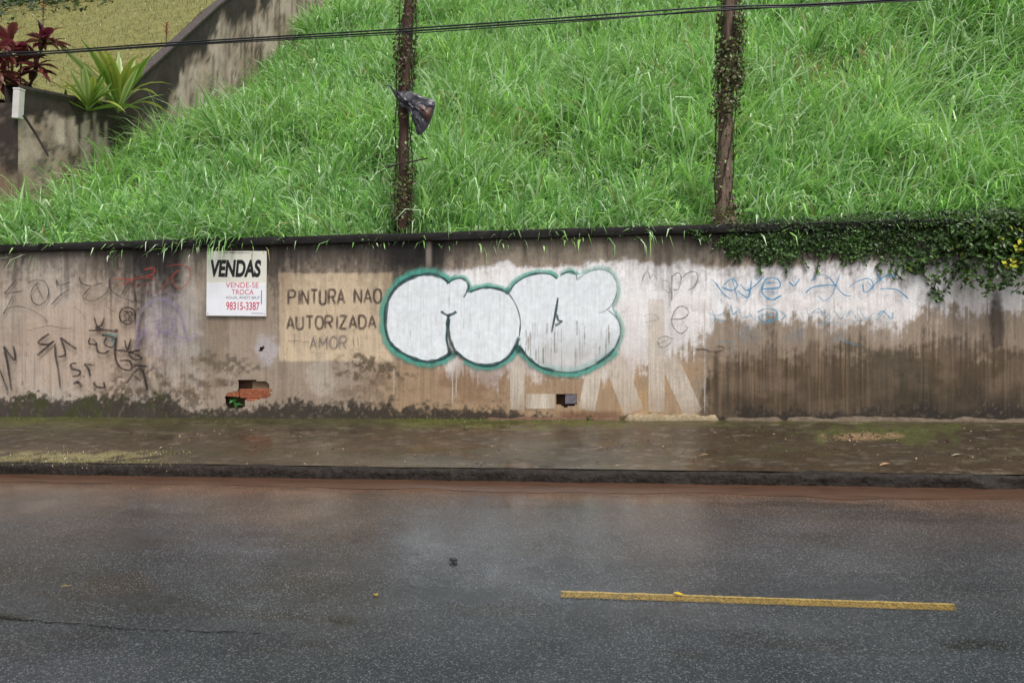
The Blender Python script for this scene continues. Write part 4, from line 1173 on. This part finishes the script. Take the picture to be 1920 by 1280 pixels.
# along the wall top, right
n = 19000
px = rng.uniform(1290, 1990, n); u_ = rng.random(n)
lowy = np.interp(px, [1290, 1330, 1370, 1400, 1450, 1500, 1560, 1640, 1700, 1730, 1760, 1800, 1990], [440, 460, 476, 490, 498, 484, 482, 494, 500, 516, 488, 486, 488])
lowy = lowy + (fbm(px / 18, px * 0, 141, 3) - 0.5) * 34 + (fbm(px / 5, px * 0, 145, 3) - .5) * 26
upy = np.interp(px, [1290, 1380, 1500, 1640, 1990], [432, 412, 408, 398, 386])
py = upy + (lowy - upy) * u_
capt = np.interp(px, [1290, 1920], [422, 402])
P = []; Nn = []
for a, b, cy_ in zip(px, py, capt):
    cb = cy_ + 17
    if b < cb:     # on the coping front and top
        w = on_y(a, b, WALL_Y - 0.075 + rng.random() * 0.02)
        if b < cy_ + 2: w = on_y(a, b, WALL_Y - 0.05 + rng.random() * 0.3); 
        P.append(w); Nn.append((0, -0.8, 0.7))
    else:
        dpt = 0.008 + 0.05 * rng.random() ** 1.8 + 0.04 * float(vnoise(a / 16, b / 16, 146)) ** 2
        P.append(on_y(a, b, WALL_Y - dpt)); Nn.append((0, -1, 0.35))
P = np.array([tuple(p) for p in P]); Nn = np.array(Nn)
inband = (py > capt + 3) & (py < capt + 20)
edgefade = rng.random(n) > 0.75 * sstep(0.62, 1.0, u_)
keepm = edgefade & (~inband | (rng.random(n) < np.interp(px, [1330, 1600, 1800], [0.15, 0.3, 0.8]))) & ((fbm(P[:, 0] * 3, P[:, 2] * 5, 142, 3) + rng.random(n) * 0.3) > np.interp(px, [1290, 1350, 1400, 1990], [0.75, 0.55, 0.38, 0.36]))
P, Nn, px = P[keepm], Nn[keepm], px[keepm]; n = len(P)
cols = leafcols(n, lin(34, 58, 26), lin(84, 122, 50)) * np.interp(fbm(P[:, 0] * 4, P[:, 2] * 6, 143, 3), [0.3, 0.7], [0.65, 1.25])[:, None]
size = 0.016 + 0.03 * rng.random(n) ** 1.8
runs = []
for k in range(34):          # runners hanging below the mat, each with its own few leaves
    x_ = random.uniform(1345, 1940); y_ = float(np.interp(x_, [1330, 1450, 1560, 1700, 1950], [462, 488, 474, 492, 480])); pts = []
    for q in range(random.randint(3, 6)):
        pts.append(on_y(x_, y_, WALL_Y - 0.02)); x_ += random.uniform(-6, 6); y_ += random.uniform(4, 9)
    runs.append(pts)
    ex = np.array([tuple(p + Vector((random.uniform(-.02, .02), random.uniform(-.02, 0), random.uniform(-.02, .02)))) for p in pts for _ in range(4)])
    P = np.concatenate([P, ex]); Nn = np.concatenate([Nn, np.tile([[0, -1, .3]], (len(ex), 1))]); size = np.concatenate([size, rng.uniform(.02, .042, len(ex))])
    cols = np.concatenate([cols, leafcols(len(ex), lin(44, 70, 30), lin(96, 134, 58))])
base = on_y(1500, 416, WALL_Y)
stems = runs
for k in range(22):
    a = random.uniform(1330, 1900); pts = []
    x_, y_ = a, 418
    for q in range(6):
        pts.append(on_y(x_, y_, WALL_Y - 0.02 - 0.05 * (q < 1))); x_ += random.uniform(-14, 14); y_ += random.uniform(8, 18)
        if y_ > float(np.interp(x_, [1330, 1450, 1700, 1950], [470, 490, 500, 510])): break
    if len(pts) > 1: stems.append(pts)
creeper('dense dark green creeper hanging over the right part of the coping', P, Nn, size, cols, stems, base)

# trailing shrub at the far right, longer shoots and bigger leaves
root = empty('trailing_shrub', on_y(1890, 430, WALL_Y - 0.1), 'leafy shrub with arching shoots and yellow leaves at the wall’s right end', 'shrub')
rb = np.array(root.location)
shoots = [([(1905, 425), (1860, 450), (1800, 490), (1745, 520)], .12), ([(1920, 440), (1880, 470), (1830, 500), (1795, 525)], .16), ([(1930, 450), (1900, 490), (1860, 515), (1815, 530)], .2),
          ([(1940, 470), (1915, 510), (1880, 532), (1848, 540)], .24), ([(1900, 410), (1870, 425), (1840, 460), (1815, 480)], .15), ([(1950, 480), (1930, 520), (1900, 548)], .22),
          ([(1930, 405), (1900, 420), (1870, 470), (1850, 500)], .25), ([(1960, 430), (1940, 460), (1915, 500), (1890, 520)], .28), ([(1890, 420), (1850, 420), (1800, 440), (1770, 470)], .1),
          ([(1760, 520), (1750, 545), (1762, 560)], .03), ([(1800, 500), (1782, 530), (1764, 552)], .03), ([(1850, 430), (1800, 460), (1740, 480), (1715, 500)], .1), ([(1960, 500), (1940, 530), (1925, 552)], .3), ([(1990, 420), (1960, 450), (1945, 520)], .3)]
Pl, Nl, mb = [], [], MB()
for pts, dp in shoots:
    S3 = smooth_path([tuple(on_y(x_, y_, WALL_Y - dp - 0.02)) for x_, y_ in pts], 10)
    mb = MB(); mb.tube([Vector(p) - root.location for p in S3], [0.007 * (1 - 0.6 * k / len(S3)) for k in range(len(S3))], 5); mb.build('stem', M_TWIG, root, smooth=True)
    for p in S3[::2]:
        for q in range(7 if len(pts) > 3 else 3):
            Pl.append(p + rng.normal(0, 0.032, 3)); Nl.append((rng.normal(0, .4), -0.8, 0.6))
for k in range(2100):
    w = on_y(rng.normal(1905, 48), rng.normal(440, 24), WALL_Y - 0.05 - 0.22 * rng.random()); Pl.append(np.array(w)); Nl.append((0, -.8, .6))
Pl, Nl = np.array(Pl), np.array(Nl); n = len(Pl)
cols = leafcols(n, lin(34, 54, 24), lin(84, 120, 48)); pxl, pyl = project(Pl[:, 0], Pl[:, 1], Pl[:, 2])
yel = ((np.hypot(pxl - 1893, pyl - 490) < 16) | (np.hypot(pxl - 1912, pyl - 465) < 12)) & (rng.random(n) < 0.5)
cols[yel] = lin(206, 206, 66)
cols[rng.random(n) < 0.02] = lin(150, 160, 60)
V, F, S_, C = leaf_cloud(Pl - rb, Nl, rng.uniform(0.035, 0.062, n), cols)
me = np_mesh('foliage', V, F, S_, smooth=False); vcol(me, 'col', C)
o = new_obj('foliage', me, M_IVY, root); o['kind'] = 'stuff'

# creepers on the posts
def post_creeper(pts, spec, label, seed):
    P, N, sz = [], [], []
    ptp = [np.array(p) for p in smooth_path([tuple(p) for p in pts], 10)]
    ptA = np.array(ptp); ppy = -project(ptA[:, 0], ptA[:, 1], ptA[:, 2])[1]
    for py0, py1, cnt, r in spec:
        for k in range(cnt):
            yy_ = random.uniform(py0, py1)
            c0 = np.array([np.interp(-yy_, ppy, ptA[:, q]) for q in range(3)])
            a = random.uniform(0, 6.28); env = 0.75 + 0.7 * float(fbm(np.array([c0[2] * 2.2]), np.array([a * 0.5]), seed, 3)[0])
            if float(fbm(np.array([c0[2] * 3.5 + 7]), np.array([a * 0.9]), seed + 5, 3)[0]) < 0.42: continue
            rr = r * env * random.uniform(0.55, 1.2)
            P.append(c0 + np.array([math.cos(a) * rr, math.sin(a) * rr, 0])); N.append((math.cos(a), math.sin(a), 0.1)); sz.append(random.uniform(0.018, 0.05))
    P, N = np.array(P), np.array(N); n = len(P)
    cols = leafcols(n, lin(52, 64, 32), lin(112, 130, 66)); br = rng.random(n) < 0.35; cols[br] = lin(92, 74, 54)
    stems = []
    for k in range(5):
        a = k * 1.3; line_ = []
        for q, p in enumerate(ptp[::3]):
            line_.append(tuple(p + np.array([math.cos(a + q * 0.35), math.sin(a + q * 0.35), 0]) * 0.115))
        stems.append(line_)
    return creeper(label, P, N, np.array(sz), cols, stems, tuple(pts[0]), 'creepers on the posts')
post_creeper(pl, [(60, 165, 700, .125), (-90, 60, 350, .11), (165, 310, 260, .10), (310, 415, 1100, .125)], 'thin brownish creeper climbing the thin rusty post', 151)
post_creeper(pr, [(30, 160, 2100, .14), (-90, 30, 500, .13), (140, 215, 900, .15), (200, 380, 500, .115), (385, 425, 500, .2)], 'bushy creeper wrapped round the top of the thicker timber post', 152)

# =================================================================== NEIGHBOUR'S BOUNDARY WALL
bw = empty('boundary_wall', (BX, 13.2, 4.5), 'blackened plaster wall climbing the slope beside the neighbour’s lawn', 'wall')
def bwall_sheet(name, ys, zlo, zhi, x, flip=False):
    nz_ = 46
    Yg = np.repeat(ys, nz_); T = np.tile(np.linspace(0, 1, nz_), len(ys))
    lo, hi = np.repeat(zlo, nz_), np.repeat(zhi, nz_)
    Zg = lo + (hi - lo) * T
    Xg = x + 0.03 * (fbm(Yg * 1.2, Zg * 1.2, 161, 3) - .5)
    below = (hi - Zg)
    n1 = fbm(Yg * 1.4, Zg * 1.4, 162, 5); n2 = fbm(Yg * 5, Zg * 5, 163, 4); n3 = fbm(Yg * 3, Zg * 0.6, 164, 4)
    c = np.tile(lin(196, 178, 164), (len(Yg), 1))
    c = mixc(c, lin(152, 132, 114), sstep(0.45, 0.65, n1) * 0.7)
    c = mixc(c, lin(206, 192, 178), sstep(0.5, 0.7, n2) * 0.6)
    dark = np.interp(Yg, [10.9, 13.1, 13.3, 14.0, 15.5, 17, 19, 24], [0.26, 0.30, 1.5, 1.3, 0.80, 0.62, 0.8, 1.2])
    c = mixc(c, lin(46, 41, 39), sstep(dark * 1.25, dark * 0.75, below + (n2 - .5) * 0.5 + (n3 - .5) * 1.5) * 0.94)
    n5 = fbm(Yg * 10, Zg * 0.8, 169, 3)
    c = mixc(c, lin(60, 53, 48), sstep(0.56, 0.68, n5) * 0.55)
    n4 = fbm(Yg * 9, Zg * 9, 165, 4)
    c = mixc(c, lin(54, 47, 43), sstep(0.60, 0.68, n4 * 0.7 + n1 * 0.3) * 0.7)
    c = mixc(c, lin(58, 52, 44), sstep(0.56, 0.7, n2) * sstep(0.4, 0.6, n1) * 0.6)
    c = mixc(c, lin(66, 54, 44), sstep(0.60, 0.75, n3) * 0.5)
    f_, s_ = grid_faces(len(ys), nz_)
    m_ = np_mesh(name, np.stack([Xg - BX, Yg - 13.2, Zg - 4.5], 1), f_, s_)
    vcol(m_, 'paint', c)
    return new_obj(name, m_, M_BWALL, bw)
ysb = np.concatenate([np.arange(10.93, 13.2, 0.08), np.arange(13.2, 30, 0.1)])
zt = np.array([float(wall_top(y)) for y in ysb])
bwall_sheet('plaster_face', ysb, hill_z(np.full(len(ysb), BX), ysb) - 0.5, zt, BX + 0.10)
mb = MB()   # solid body behind the face, with its sloping top
for k in range(len(ysb) - 1):
    y0_, y1_, z0_, z1_ = ysb[k], ysb[k + 1], zt[k] - 0.0, zt[k + 1] - 0.0
    mb.add([(BX + 0.13, y0_, z0_ - .03), (BX + 0.13, y1_, z1_ - .03), (BX + 0.13, y1_, z1_ + .015), (BX + 0.13, y0_, z0_ + .015),
            (BX - 0.12, y0_, z0_ - .6), (BX - 0.12, y1_, z1_ - .6), (BX - 0.12, y1_, z1_ + .015), (BX - 0.12, y0_, z0_ + .015)],
           [(0, 1, 2, 3), (3, 2, 6, 7), (5, 4, 7, 6), (1, 0, 4, 5)])
mb.v = [(a - BX, b - 13.2, c_ - 4.5) for a, b, c_ in mb.v]
mb.build('wall_cap', simple('dark_wall_cap', lin(74, 66, 62), 0.75, 12, 0.4, bmp=0.6), bw)
# short return of the wall facing the street, left of the white post
xs_r = np.arange(-40, BX + 0.05, 0.08); nzr = 40
xs_r = np.append(xs_r, BX + 0.12)
Xg = np.repeat(xs_r, nzr); T = np.tile(np.linspace(0, 1, nzr), len(xs_r)); Zg = 3.0 + T * 2.05
n1 = fbm(Xg * 1.4, Zg * 1.4, 166, 5); n2 = fbm(Xg * 5, Zg * 5, 167, 4)
c = mixc(np.tile(lin(120, 98, 82), (len(Xg), 1)), lin(54, 46, 40), sstep(0.35, 0.6, n1 + (Zg - 4.2) * 0.35))
c = mixc(c, lin(150, 132, 116), sstep(0.55, 0.7, n2) * 0.4)
f_, s_ = grid_faces(len(xs_r), nzr)
m_ = np_mesh('return_face', np.stack([Xg - BX, np.full_like(Xg, 10.93 - 13.2), Zg - 4.5], 1), f_, s_); vcol(m_, 'paint', c)
new_obj('return_face', m_, M_BWALL, bw)
# white post at the corner and the rod leaning below it
cp = on_y(33, 222, 10.9)
mb = MB(); mb.box((0, 0, 0.22), (0.115, 0.12, 0.46)); mb.box((0, 0, 0.465), (0.125, 0.13, 0.03))
o = mb.build('white_post', M_WHITE, bevel=0.008); o.location = cp; o.rotation_euler = (0, 0.06, 0)
tag(o, 'short white painted post at the corner of the blackened wall', 'post')
twig('metal_rod', [on_y(44, 216, 10.85), on_y(66, 250, 11.0), on_y(91, 293, 11.1)], 0.022, 'dark thin rod leaning below the short white post', 'rod')

# =================================================================== GARDEN PLANTS
def leaf_mesh(name, L, Wd, droop, cols, seg=6, fold=0.25):
    vs, fs, cc = [], [], []
    x = z = 0.0
    for k in range(seg + 1):
        t = k / seg; a = droop * t ** 1.4
        w = Wd * (0.35 + 1.3 * t if t < 0.5 else 1.0 * (1 - ((t - 0.5) / 0.5) ** 1.8)) / 2
        w = max(w, 0.002)
        vs += [(x, -w, z + w * fold), (x, 0, z), (x, w, z + w * fold)]
        edge_c, mid_c = cols
        cc += [edge_c, mid_c, edge_c]
        x += math.cos(a) * L / seg; z -= math.sin(a) * L / seg
        if k < seg: fs += [(3 * k, 3 * k + 1, 3 * k + 4, 3 * k + 3), (3 * k + 1, 3 * k + 2, 3 * k + 5, 3 * k + 4)]
    me = bpy.data.meshes.new(name); me.from_pydata(vs, [], fs); me.update()
    me.polygons.foreach_set('use_smooth', [True] * len(me.polygons))
    vcol(me, 'col', np.array(cc)); me.materials.append(M_LEAF)
    return me
def plant(name, base, heads, variants, label, cat, stem_r=0.02, group=None, mat=M_TWIG):
    """heads: (offset, count, scale, elevation range)"""
    root = empty(name, base, label, cat, group)
    for off, cnt, sc, e0, e1 in heads:
        off = Vector(off)
        if off.length > 0.15:
            mb = MB(); mb.tube([(off.x * 0.3, off.y * 0.3, -0.05), (off.x * .6, off.y * .6, off.z * .5), tuple(off)], [stem_r, stem_r * .9, stem_r * .7], 6); mb.build('stem', mat, root, smooth=True)
        for k in range(cnt):
            o = bpy.data.objects.new('leaf', random.choice(variants)); COL.objects.link(o); o.parent = root
            el = math.radians(random.uniform(e0, e1)); az_ = 2.4 * k + random.uniform(-.4, .4)
            o.location = off + Vector((0, 0, random.uniform(-.06, .06)))
            o.rotation_euler = (random.uniform(-.4, .4), -el, az_)
            o.scale = (sc * random.uniform(.75, 1.15),) * 3
    return root
REDS = [leaf_mesh('red_leaf', 0.40, 0.12, d_, (lin(*c1), lin(*c2))) for d_, c1, c2 in
        ((0.9, (112, 44, 52), (84, 34, 44)), (1.3, (138, 66, 66), (104, 44, 50)), (0.5, (88, 40, 50), (66, 32, 44)), (1.6, (128, 84, 66), (100, 58, 50)))]
b = at(30, 195, 12.9); b.z = float(lawn_z(b.x, b.y)) - 0.02
plant('red_cordyline', b, [((-0.12, 0.0, 1.08), 26, 1.15, -20, 80), ((0.46, 0.1, 1.12), 26, 1.1, -20, 80), ((0.15, -0.05, 0.78), 24, 1, -25, 70), ((-0.3, 0.05, 0.6), 22, 1, -25, 70), ((0.40, 0.0, 0.62), 20, .9, -30, 60), ((0.05, -.1, .35), 20, .9, -30, 50)],
      REDS, 'dark red broad leaved shrub behind the short white post', 'shrub')
b = at(-30, 215, 12.2); b.z = float(lawn_z(b.x, b.y)) - 0.02
plant('red_cordyline', b, [((0.25, 0.0, 0.75), 22, 1.0, -20, 70), ((0.1, .1, 0.45), 20, 1, -30, 60)], REDS, 'lower dark red shrub cut by the left edge of the photo', 'shrub')
GRN = [leaf_mesh('green_leaf', 1.05, 0.125, d_, (lin(*c1), lin(*c2))) for d_, c1, c2 in
       ((0.5, (150, 172, 78), (86, 132, 54)), (0.9, (120, 150, 62), (74, 118, 48)), (1.4, (176, 178, 82), (120, 150, 60)), (0.25, (196, 204, 140), (110, 150, 70)))]
b = at(222, 190, 14.0); b.z = float(lawn_z(b.x, b.y)) - 0.05
plant('spiky_plant', b, [((0, 0, 0.06), 30, 1.25, 35, 88)], GRN, 'tall yellow-green spiky plant in the angle of the blackened wall', 'plant')
b = at(165, 188, 13.4); b.z = float(lawn_z(b.x, b.y)) - 0.05
plant('spiky_plant', b, [((0, 0, 0.05), 28, 0.85, 10, 75)], GRN, 'lower yellow-green spiky plant next to the red leaved shrub', 'plant')
b = at(120, 172, 13.6); b.z = float(lawn_z(b.x, b.y)) - 0.05
plant('spiky_plant', b, [((0, 0, 0.05), 16, 0.55, 10, 70)], GRN, 'smallest yellow-green spiky plant half hidden by the red leaved shrub', 'plant')
# flower spikes
M_SPIKE = simple('red_spike', lin(150, 66, 60), 0.7, 20, 0.3)
def spike(px_, py0, py1, t, label, r=0.018):
    a, b_ = at(px_, py0, t), at(px_ + 2, py1, t)
    root = empty('flower_spike', a, label, 'flower', 'red flower spikes')
    mb = MB(); mb.tube([(0, 0, 0), tuple((b_ - a) * .5), tuple(b_ - a)], [0.008, 0.007, 0.005], 5); mb.build('stem', M_TWIG, root)
    mb = MB()
    for k in range(14):
        u_ = 0.5 + 0.5 * k / 14; p_ = (b_ - a) * u_; q_ = Vector((math.cos(k * 2.4), math.sin(k * 2.4), 0.5)) * 0.05
        mb.tube([tuple(p_), tuple(p_ + q_)], [0.012, 0.004], 5)
    mb.build('blossom', M_SPIKE, root)
spike(80, 75, -25, 13.0, 'tall red flower spike rising from the red leaved shrub')
spike(311, 90, 42, 14.6, 'short red flower spike beside the sloping wall top')
# big pale leaf and its plant at the top edge
b = at(172, -46, 24.0)
AG = [leaf_mesh('pale_leaf', 1.0, 0.20, 0.7, (lin(150, 176, 150), lin(120, 152, 122))), leaf_mesh('pale_leaf', 1.0, 0.2, 1.0, (lin(160, 184, 156), lin(120, 152, 122)))]
plant('agave', Vector((b.x, b.y, float(lawn_z(b.x, b.y)))), [((0, 0, 0.1), 18, 1.25, -5, 45)], AG, 'pale green broad leaved plant on the lawn at the top edge', 'plant')
# dark ground cover behind, top left
n = 6000
gx = rng.uniform(-22, -13.2, n); gy = rng.normal(19.6, 0.9, n); gy = gy + (gx + 17) * 0.12
gz = lawn_z(gx, gy) + rng.random(n) * 0.35
V, F, S_, C = leaf_cloud(np.stack([gx, gy, gz], 1), np.tile(np.array([[0, -.6, .8]]), (n, 1)), rng.uniform(.08, .16, n), leafcols(n, lin(46, 62, 34), lin(84, 104, 58)))
me = np_mesh('ground_cover', V, F, S_, smooth=False); vcol(me, 'col', C)
tag(new_obj('ground_cover', me, M_IVY), 'dark green ground cover on the bank above the lawn', 'ground cover', kind='stuff')
# mown lawn blades
n = 60000
gy = 11.2 + rng.random(n) ** 1.2 * 13; gx = rng.uniform(-24, BX - 0.15, n)
sel = (gx > -0.95 * gy - 1)
gx, gy = gx[sel], gy[sel]; n = len(gx); gz = lawn_z(gx, gy) - 0.01
r = rng.random(n)[:, None]; k = fbm(gx * 0.8, gy * 0.8, 171, 3)[:, None]
cols = (lin(114, 124, 68) * (1 - r) + lin(160, 150, 102) * r) * (0.55 + 0.9 * k)
cols = mixc(cols, lin(136, 112, 74), sstep(0.5, 0.68, fbm(gx * 1.6, gy * 1.6, 172, 4)) * 0.6)
V, f, s, C = blades(gx, gy, gz, rng.uniform(.04, .12, n), rng.uniform(.012, .022, n), rng.uniform(0, 6.3, n), rng.uniform(.1, .8, n), rng.uniform(0, 1, n), cols, cols * 1.1, seg=2)
me = np_mesh('lawn_grass', V, f, s); vcol(me, 'col', np.clip(C, 0, .8))
tag(new_obj('lawn_grass', me, M_GRASS), 'mown yellow-green lawn on the neighbour’s bank', 'grass', kind='stuff')

# =================================================================== CABLES
def cable(pts, Yd, r, label):
    P = [tuple(on_y(x_, y_, Yd)) for x_, y_ in pts]
    e0 = (Vector(P[0]) - Vector(P[1])).normalized(); e1 = (Vector(P[-1]) - Vector(P[-2])).normalized()
    P = [tuple(Vector(P[0]) + e0 * d_) for d_ in (12, 6, 2.5, 0.8)] + P + [tuple(Vector(P[-1]) + e1 * d_) for d_ in (0.8, 2.5, 6, 12)]
    S3 = smooth_path(P, 8); base = Vector(S3[len(S3) // 2])
    mb = MB(); mb.tube([Vector(p) - base for p in S3], r, 7)
    o = mb.build('overhead_cable', M_CABLE, smooth=True); o.location = base
    tag(o, label, 'cable', 'overhead cables')
cable([(0, 100), (100, 96), (300, 82), (500, 70), (750, 55), (1000, 38), (1200, 23), (1350, 13), (1500, 9), (1690, -1), (1920, -16)], 8.0, 0.009, 'topmost of the black cables sagging across the grass slope')
cable([(0, 106), (100, 100), (300, 86), (500, 74), (750, 60), (1000, 43), (1200, 30), (1350, 20), (1500, 11), (1690, 1), (1920, -14)], 8.04, 0.0095, 'middle of the black cables, touching the topmost one')
cable([(0, 104), (100, 101), (300, 88), (500, 77), (750, 64), (1000, 47), (1200, 31), (1350, 17), (1500, 13), (1690, 3), (1920, -11)], 7.97, 0.0055, 'thinnest and lowest of the black cables over the slope')

# =================================================================== ROAD MARKING AND SMALL THINGS
M_YEL = paint_material('worn_yellow_road_paint', lin(158, 130, 64), 0.7, 0.4, 0.95, 0.3)
M_YEL2 = paint_material('brighter_yellow_edge', lin(200, 172, 100), 0.6, 0.3, 0.85, 0.3)
def road_quad(name, corners, mat, lift, nseg=60, wob=1.2, label=None):
    (a, b, c_, d_) = corners       # top-left, top-right, bottom-right, bottom-left
    vs, cv = [], []
    for k in range(nseg + 1):
        t = k / nseg
        for q in range(5):
            u_ = q / 4
            x_ = (a[0] * (1 - t) + b[0] * t) * (1 - u_) + (d_[0] * (1 - t) + c_[0] * t) * u_
            y_ = (a[1] * (1 - t) + b[1] * t) * (1 - u_) + (d_[1] * (1 - t) + c_[1] * t) * u_
            y_ += (float(vnoise(k * 0.9 + q * 7, q * 3.1, 181)) - .5) * wob * (q in (0, 4))
            p_ = on_ground(x_, y_, 0)
            vs.append((p_.x, p_.y, p_.z + 0.004 + lift)); cv.append(0.25 + 0.5 * float(vnoise(k * 0.6, q, 7)) if q in (0, 4) or k in (0, nseg) else 1.0)
    f_, s_ = grid_faces(nseg + 1, 5)
    m_ = np_mesh(name, vs, f_.reshape(-1, 4)[:, ::-1].ravel(), s_); vflt(m_, 'cov', cv)
    o = new_obj(name, m_, mat)
    return o
o = road_quad('road_marking', ((1052, 1108), (1790, 1133), (1794, 1146.5), (1050, 1120.5)), M_YEL, 0.0)
tag(o, kind='structure')
o = road_quad('road_marking', ((1052, 1108.5), (1790, 1133), (1791, 1136.5), (1051, 1111.5)), M_YEL2, 0.003)
tag(o, kind='structure')

# fallen leaves and crumbs
LEAFM = {}
def fallen(px_, py_, L, col, label, pave=True, rz=None, curl=0.3):
    z0 = 0.0
    if pave:
        p_ = on_ground(px_, py_, 0.2)
        for _ in range(6): p_ = on_ground(px_, py_, 0.122 + (p_.y - KERB_Y) / (WALL_Y - KERB_Y) * 0.172)
        z = pave_z(p_.x, p_.y) + 0.006
    else:
        p_ = on_ground(px_, py_, 0.0); z = p_.z + 0.006
    me = leaf_mesh('fallen_leaf', L, L * 0.5, curl, (np.asarray(col), np.asarray(col) * 0.8), 5, 0.35)
    o = new_obj('fallen_leaf', me); o.location = (p_.x, p_.y, z + 0.004)
    o.rotation_euler = (random.uniform(-.2, .2), -0.25, rz if rz is not None else random.uniform(0, 6.28))
    return tag(o, label, 'leaf', 'fallen leaves')
Y1 = lin(214, 180, 60); T1 = lin(196, 160, 116)
fallen(703, 1116, 0.06, Y1, 'yellow leaf lying alone on the wet asphalt left of the dashed line', False)
fallen(1282, 1119, 0.06, lin(226, 190, 50), 'yellow leaf lying on the yellow road marking', False)
fallen(134, 1101, 0.06, lin(170, 140, 70), 'dull yellow leaf on the wet asphalt at far left', False)
fallen(1650, 874, 0.10, lin(206, 160, 118), 'large pale tan leaf on the pavement near the right kerb', True, 0.2)
fallen(1312, 856, 0.09, lin(170, 140, 100), 'tan leaf lying in the middle of the right pavement', True, 0.1)
fallen(1575, 815, 0.08, lin(200, 168, 120), 'pale leaf at the left end of the litter patch near the wall')
fallen(1600, 820, 0.07, lin(178, 132, 96), 'brown leaf in the middle of the litter patch near the wall')
fallen(1640, 818, 0.07, lin(188, 148, 104), 'tan leaf at the right end of the litter patch near the wall')
fallen(1785, 856, 0.09, lin(196, 186, 160), 'pale grey leaf on the pavement at far right', True, 0.1)
fallen(1120, 842, 0.07, lin(150, 140, 120), 'greyish leaf on the wet pavement below the bubble letters', True, 0.1)
fallen(300, 842, 0.06, lin(190, 176, 140), 'pale leaf beside the yellowish grass on the left pavement')
# leaf crumbs and grit scattered over the pavement
n = 900
px = np.concatenate([rng.normal(1615, 34, 160), rng.uniform(-20, 1940, n - 160)]); py = np.concatenate([rng.normal(819, 4.5, 160), 792 + rng.random(n - 160) ** 0.8 * 84])
sel = (fbm(px / 60, py / 12, 201, 3) > 0.5) | (np.arange(n) < 160); px, py = px[sel], py[sel]; n = len(px)
bx, by = [], []
for a, b in zip(px, py):
    q_ = on_ground(a, b, 0.2)
    for _ in range(5): q_ = on_ground(a, b, 0.122 + (q_.y - KERB_Y) / (WALL_Y - KERB_Y) * 0.172)
    bx.append(q_.x); by.append(min(max(q_.y, KERB_Y + 0.07), WALL_Y - 0.03))
bx, by = np.array(bx), np.array(by)
P = np.stack([bx, by, pave_z(bx, by) + 0.008], 1)
cols = leafcols(n, lin(92, 74, 52), lin(188, 166, 128)); cols[rng.random(n) < 0.3] = lin(48, 40, 30)
V, F, S_, C = leaf_cloud(P, np.tile(np.array([[0, 0, 1.0]]), (n, 1)), rng.uniform(0.008, 0.028, n), cols, 0.35)
me = np_mesh('leaf_litter', V, F, S_, smooth=False); vcol(me, 'col', C)
tag(new_obj('leaf_litter', me, M_LEAF), 'small dry leaf crumbs scattered over the wet pavement', 'litter', kind='stuff')
# dark stone on the road
p_ = on_ground(850, 1053, 0.0)
import bmesh
bm = bmesh.new(); bmesh.ops.create_icosphere(bm, subdivisions=2, radius=0.02)
for v_ in bm.verts:
    h = float(fbm(np.array([v_.co.x * 40]), np.array([v_.co.y * 40 + v_.co.z * 30]), 191, 3)[0])
    v_.co = Vector((v_.co.x * 1.25, v_.co.y, v_.co.z * 0.62)) * (0.7 + 0.7 * h)
me = bpy.data.meshes.new('stone'); bm.to_mesh(me); bm.free()
o = new_obj('stone', me, simple('dark_stone', lin(44, 44, 46), 0.5, 30, 0.4)); o.location = p_ + Vector((0, 0, 0.016))
tag(o, 'small dark stone lying on the wet asphalt', 'stone')
# the little fern in the broken brick
fp = on_y(440, 758, WALL_Y + 0.05)
FRN = [leaf_mesh('fern_leaf', 0.13, 0.05, d_, (lin(60, 128, 60), lin(110, 176, 110))) for d_ in (0.6, 1.2)]
plant('fern', fp, [((0, 0, 0), 9, 0.9, 10, 80)], FRN, 'tiny green plant growing in the broken hole with bare brick', 'plant')
gp = on_y(1103, 786, WALL_Y - 0.06); gp.z = pave_z(gp.x, gp.y)
GT = [leaf_mesh('weed_leaf', 0.09, 0.022, d_, (lin(70, 100, 44), lin(84, 120, 50))) for d_ in (0.4, 1.0)]
plant('weed', gp, [((0, 0, 0), 9, 0.9, 30, 85)], GT, 'small weed at the wall foot below the square hole', 'plant')
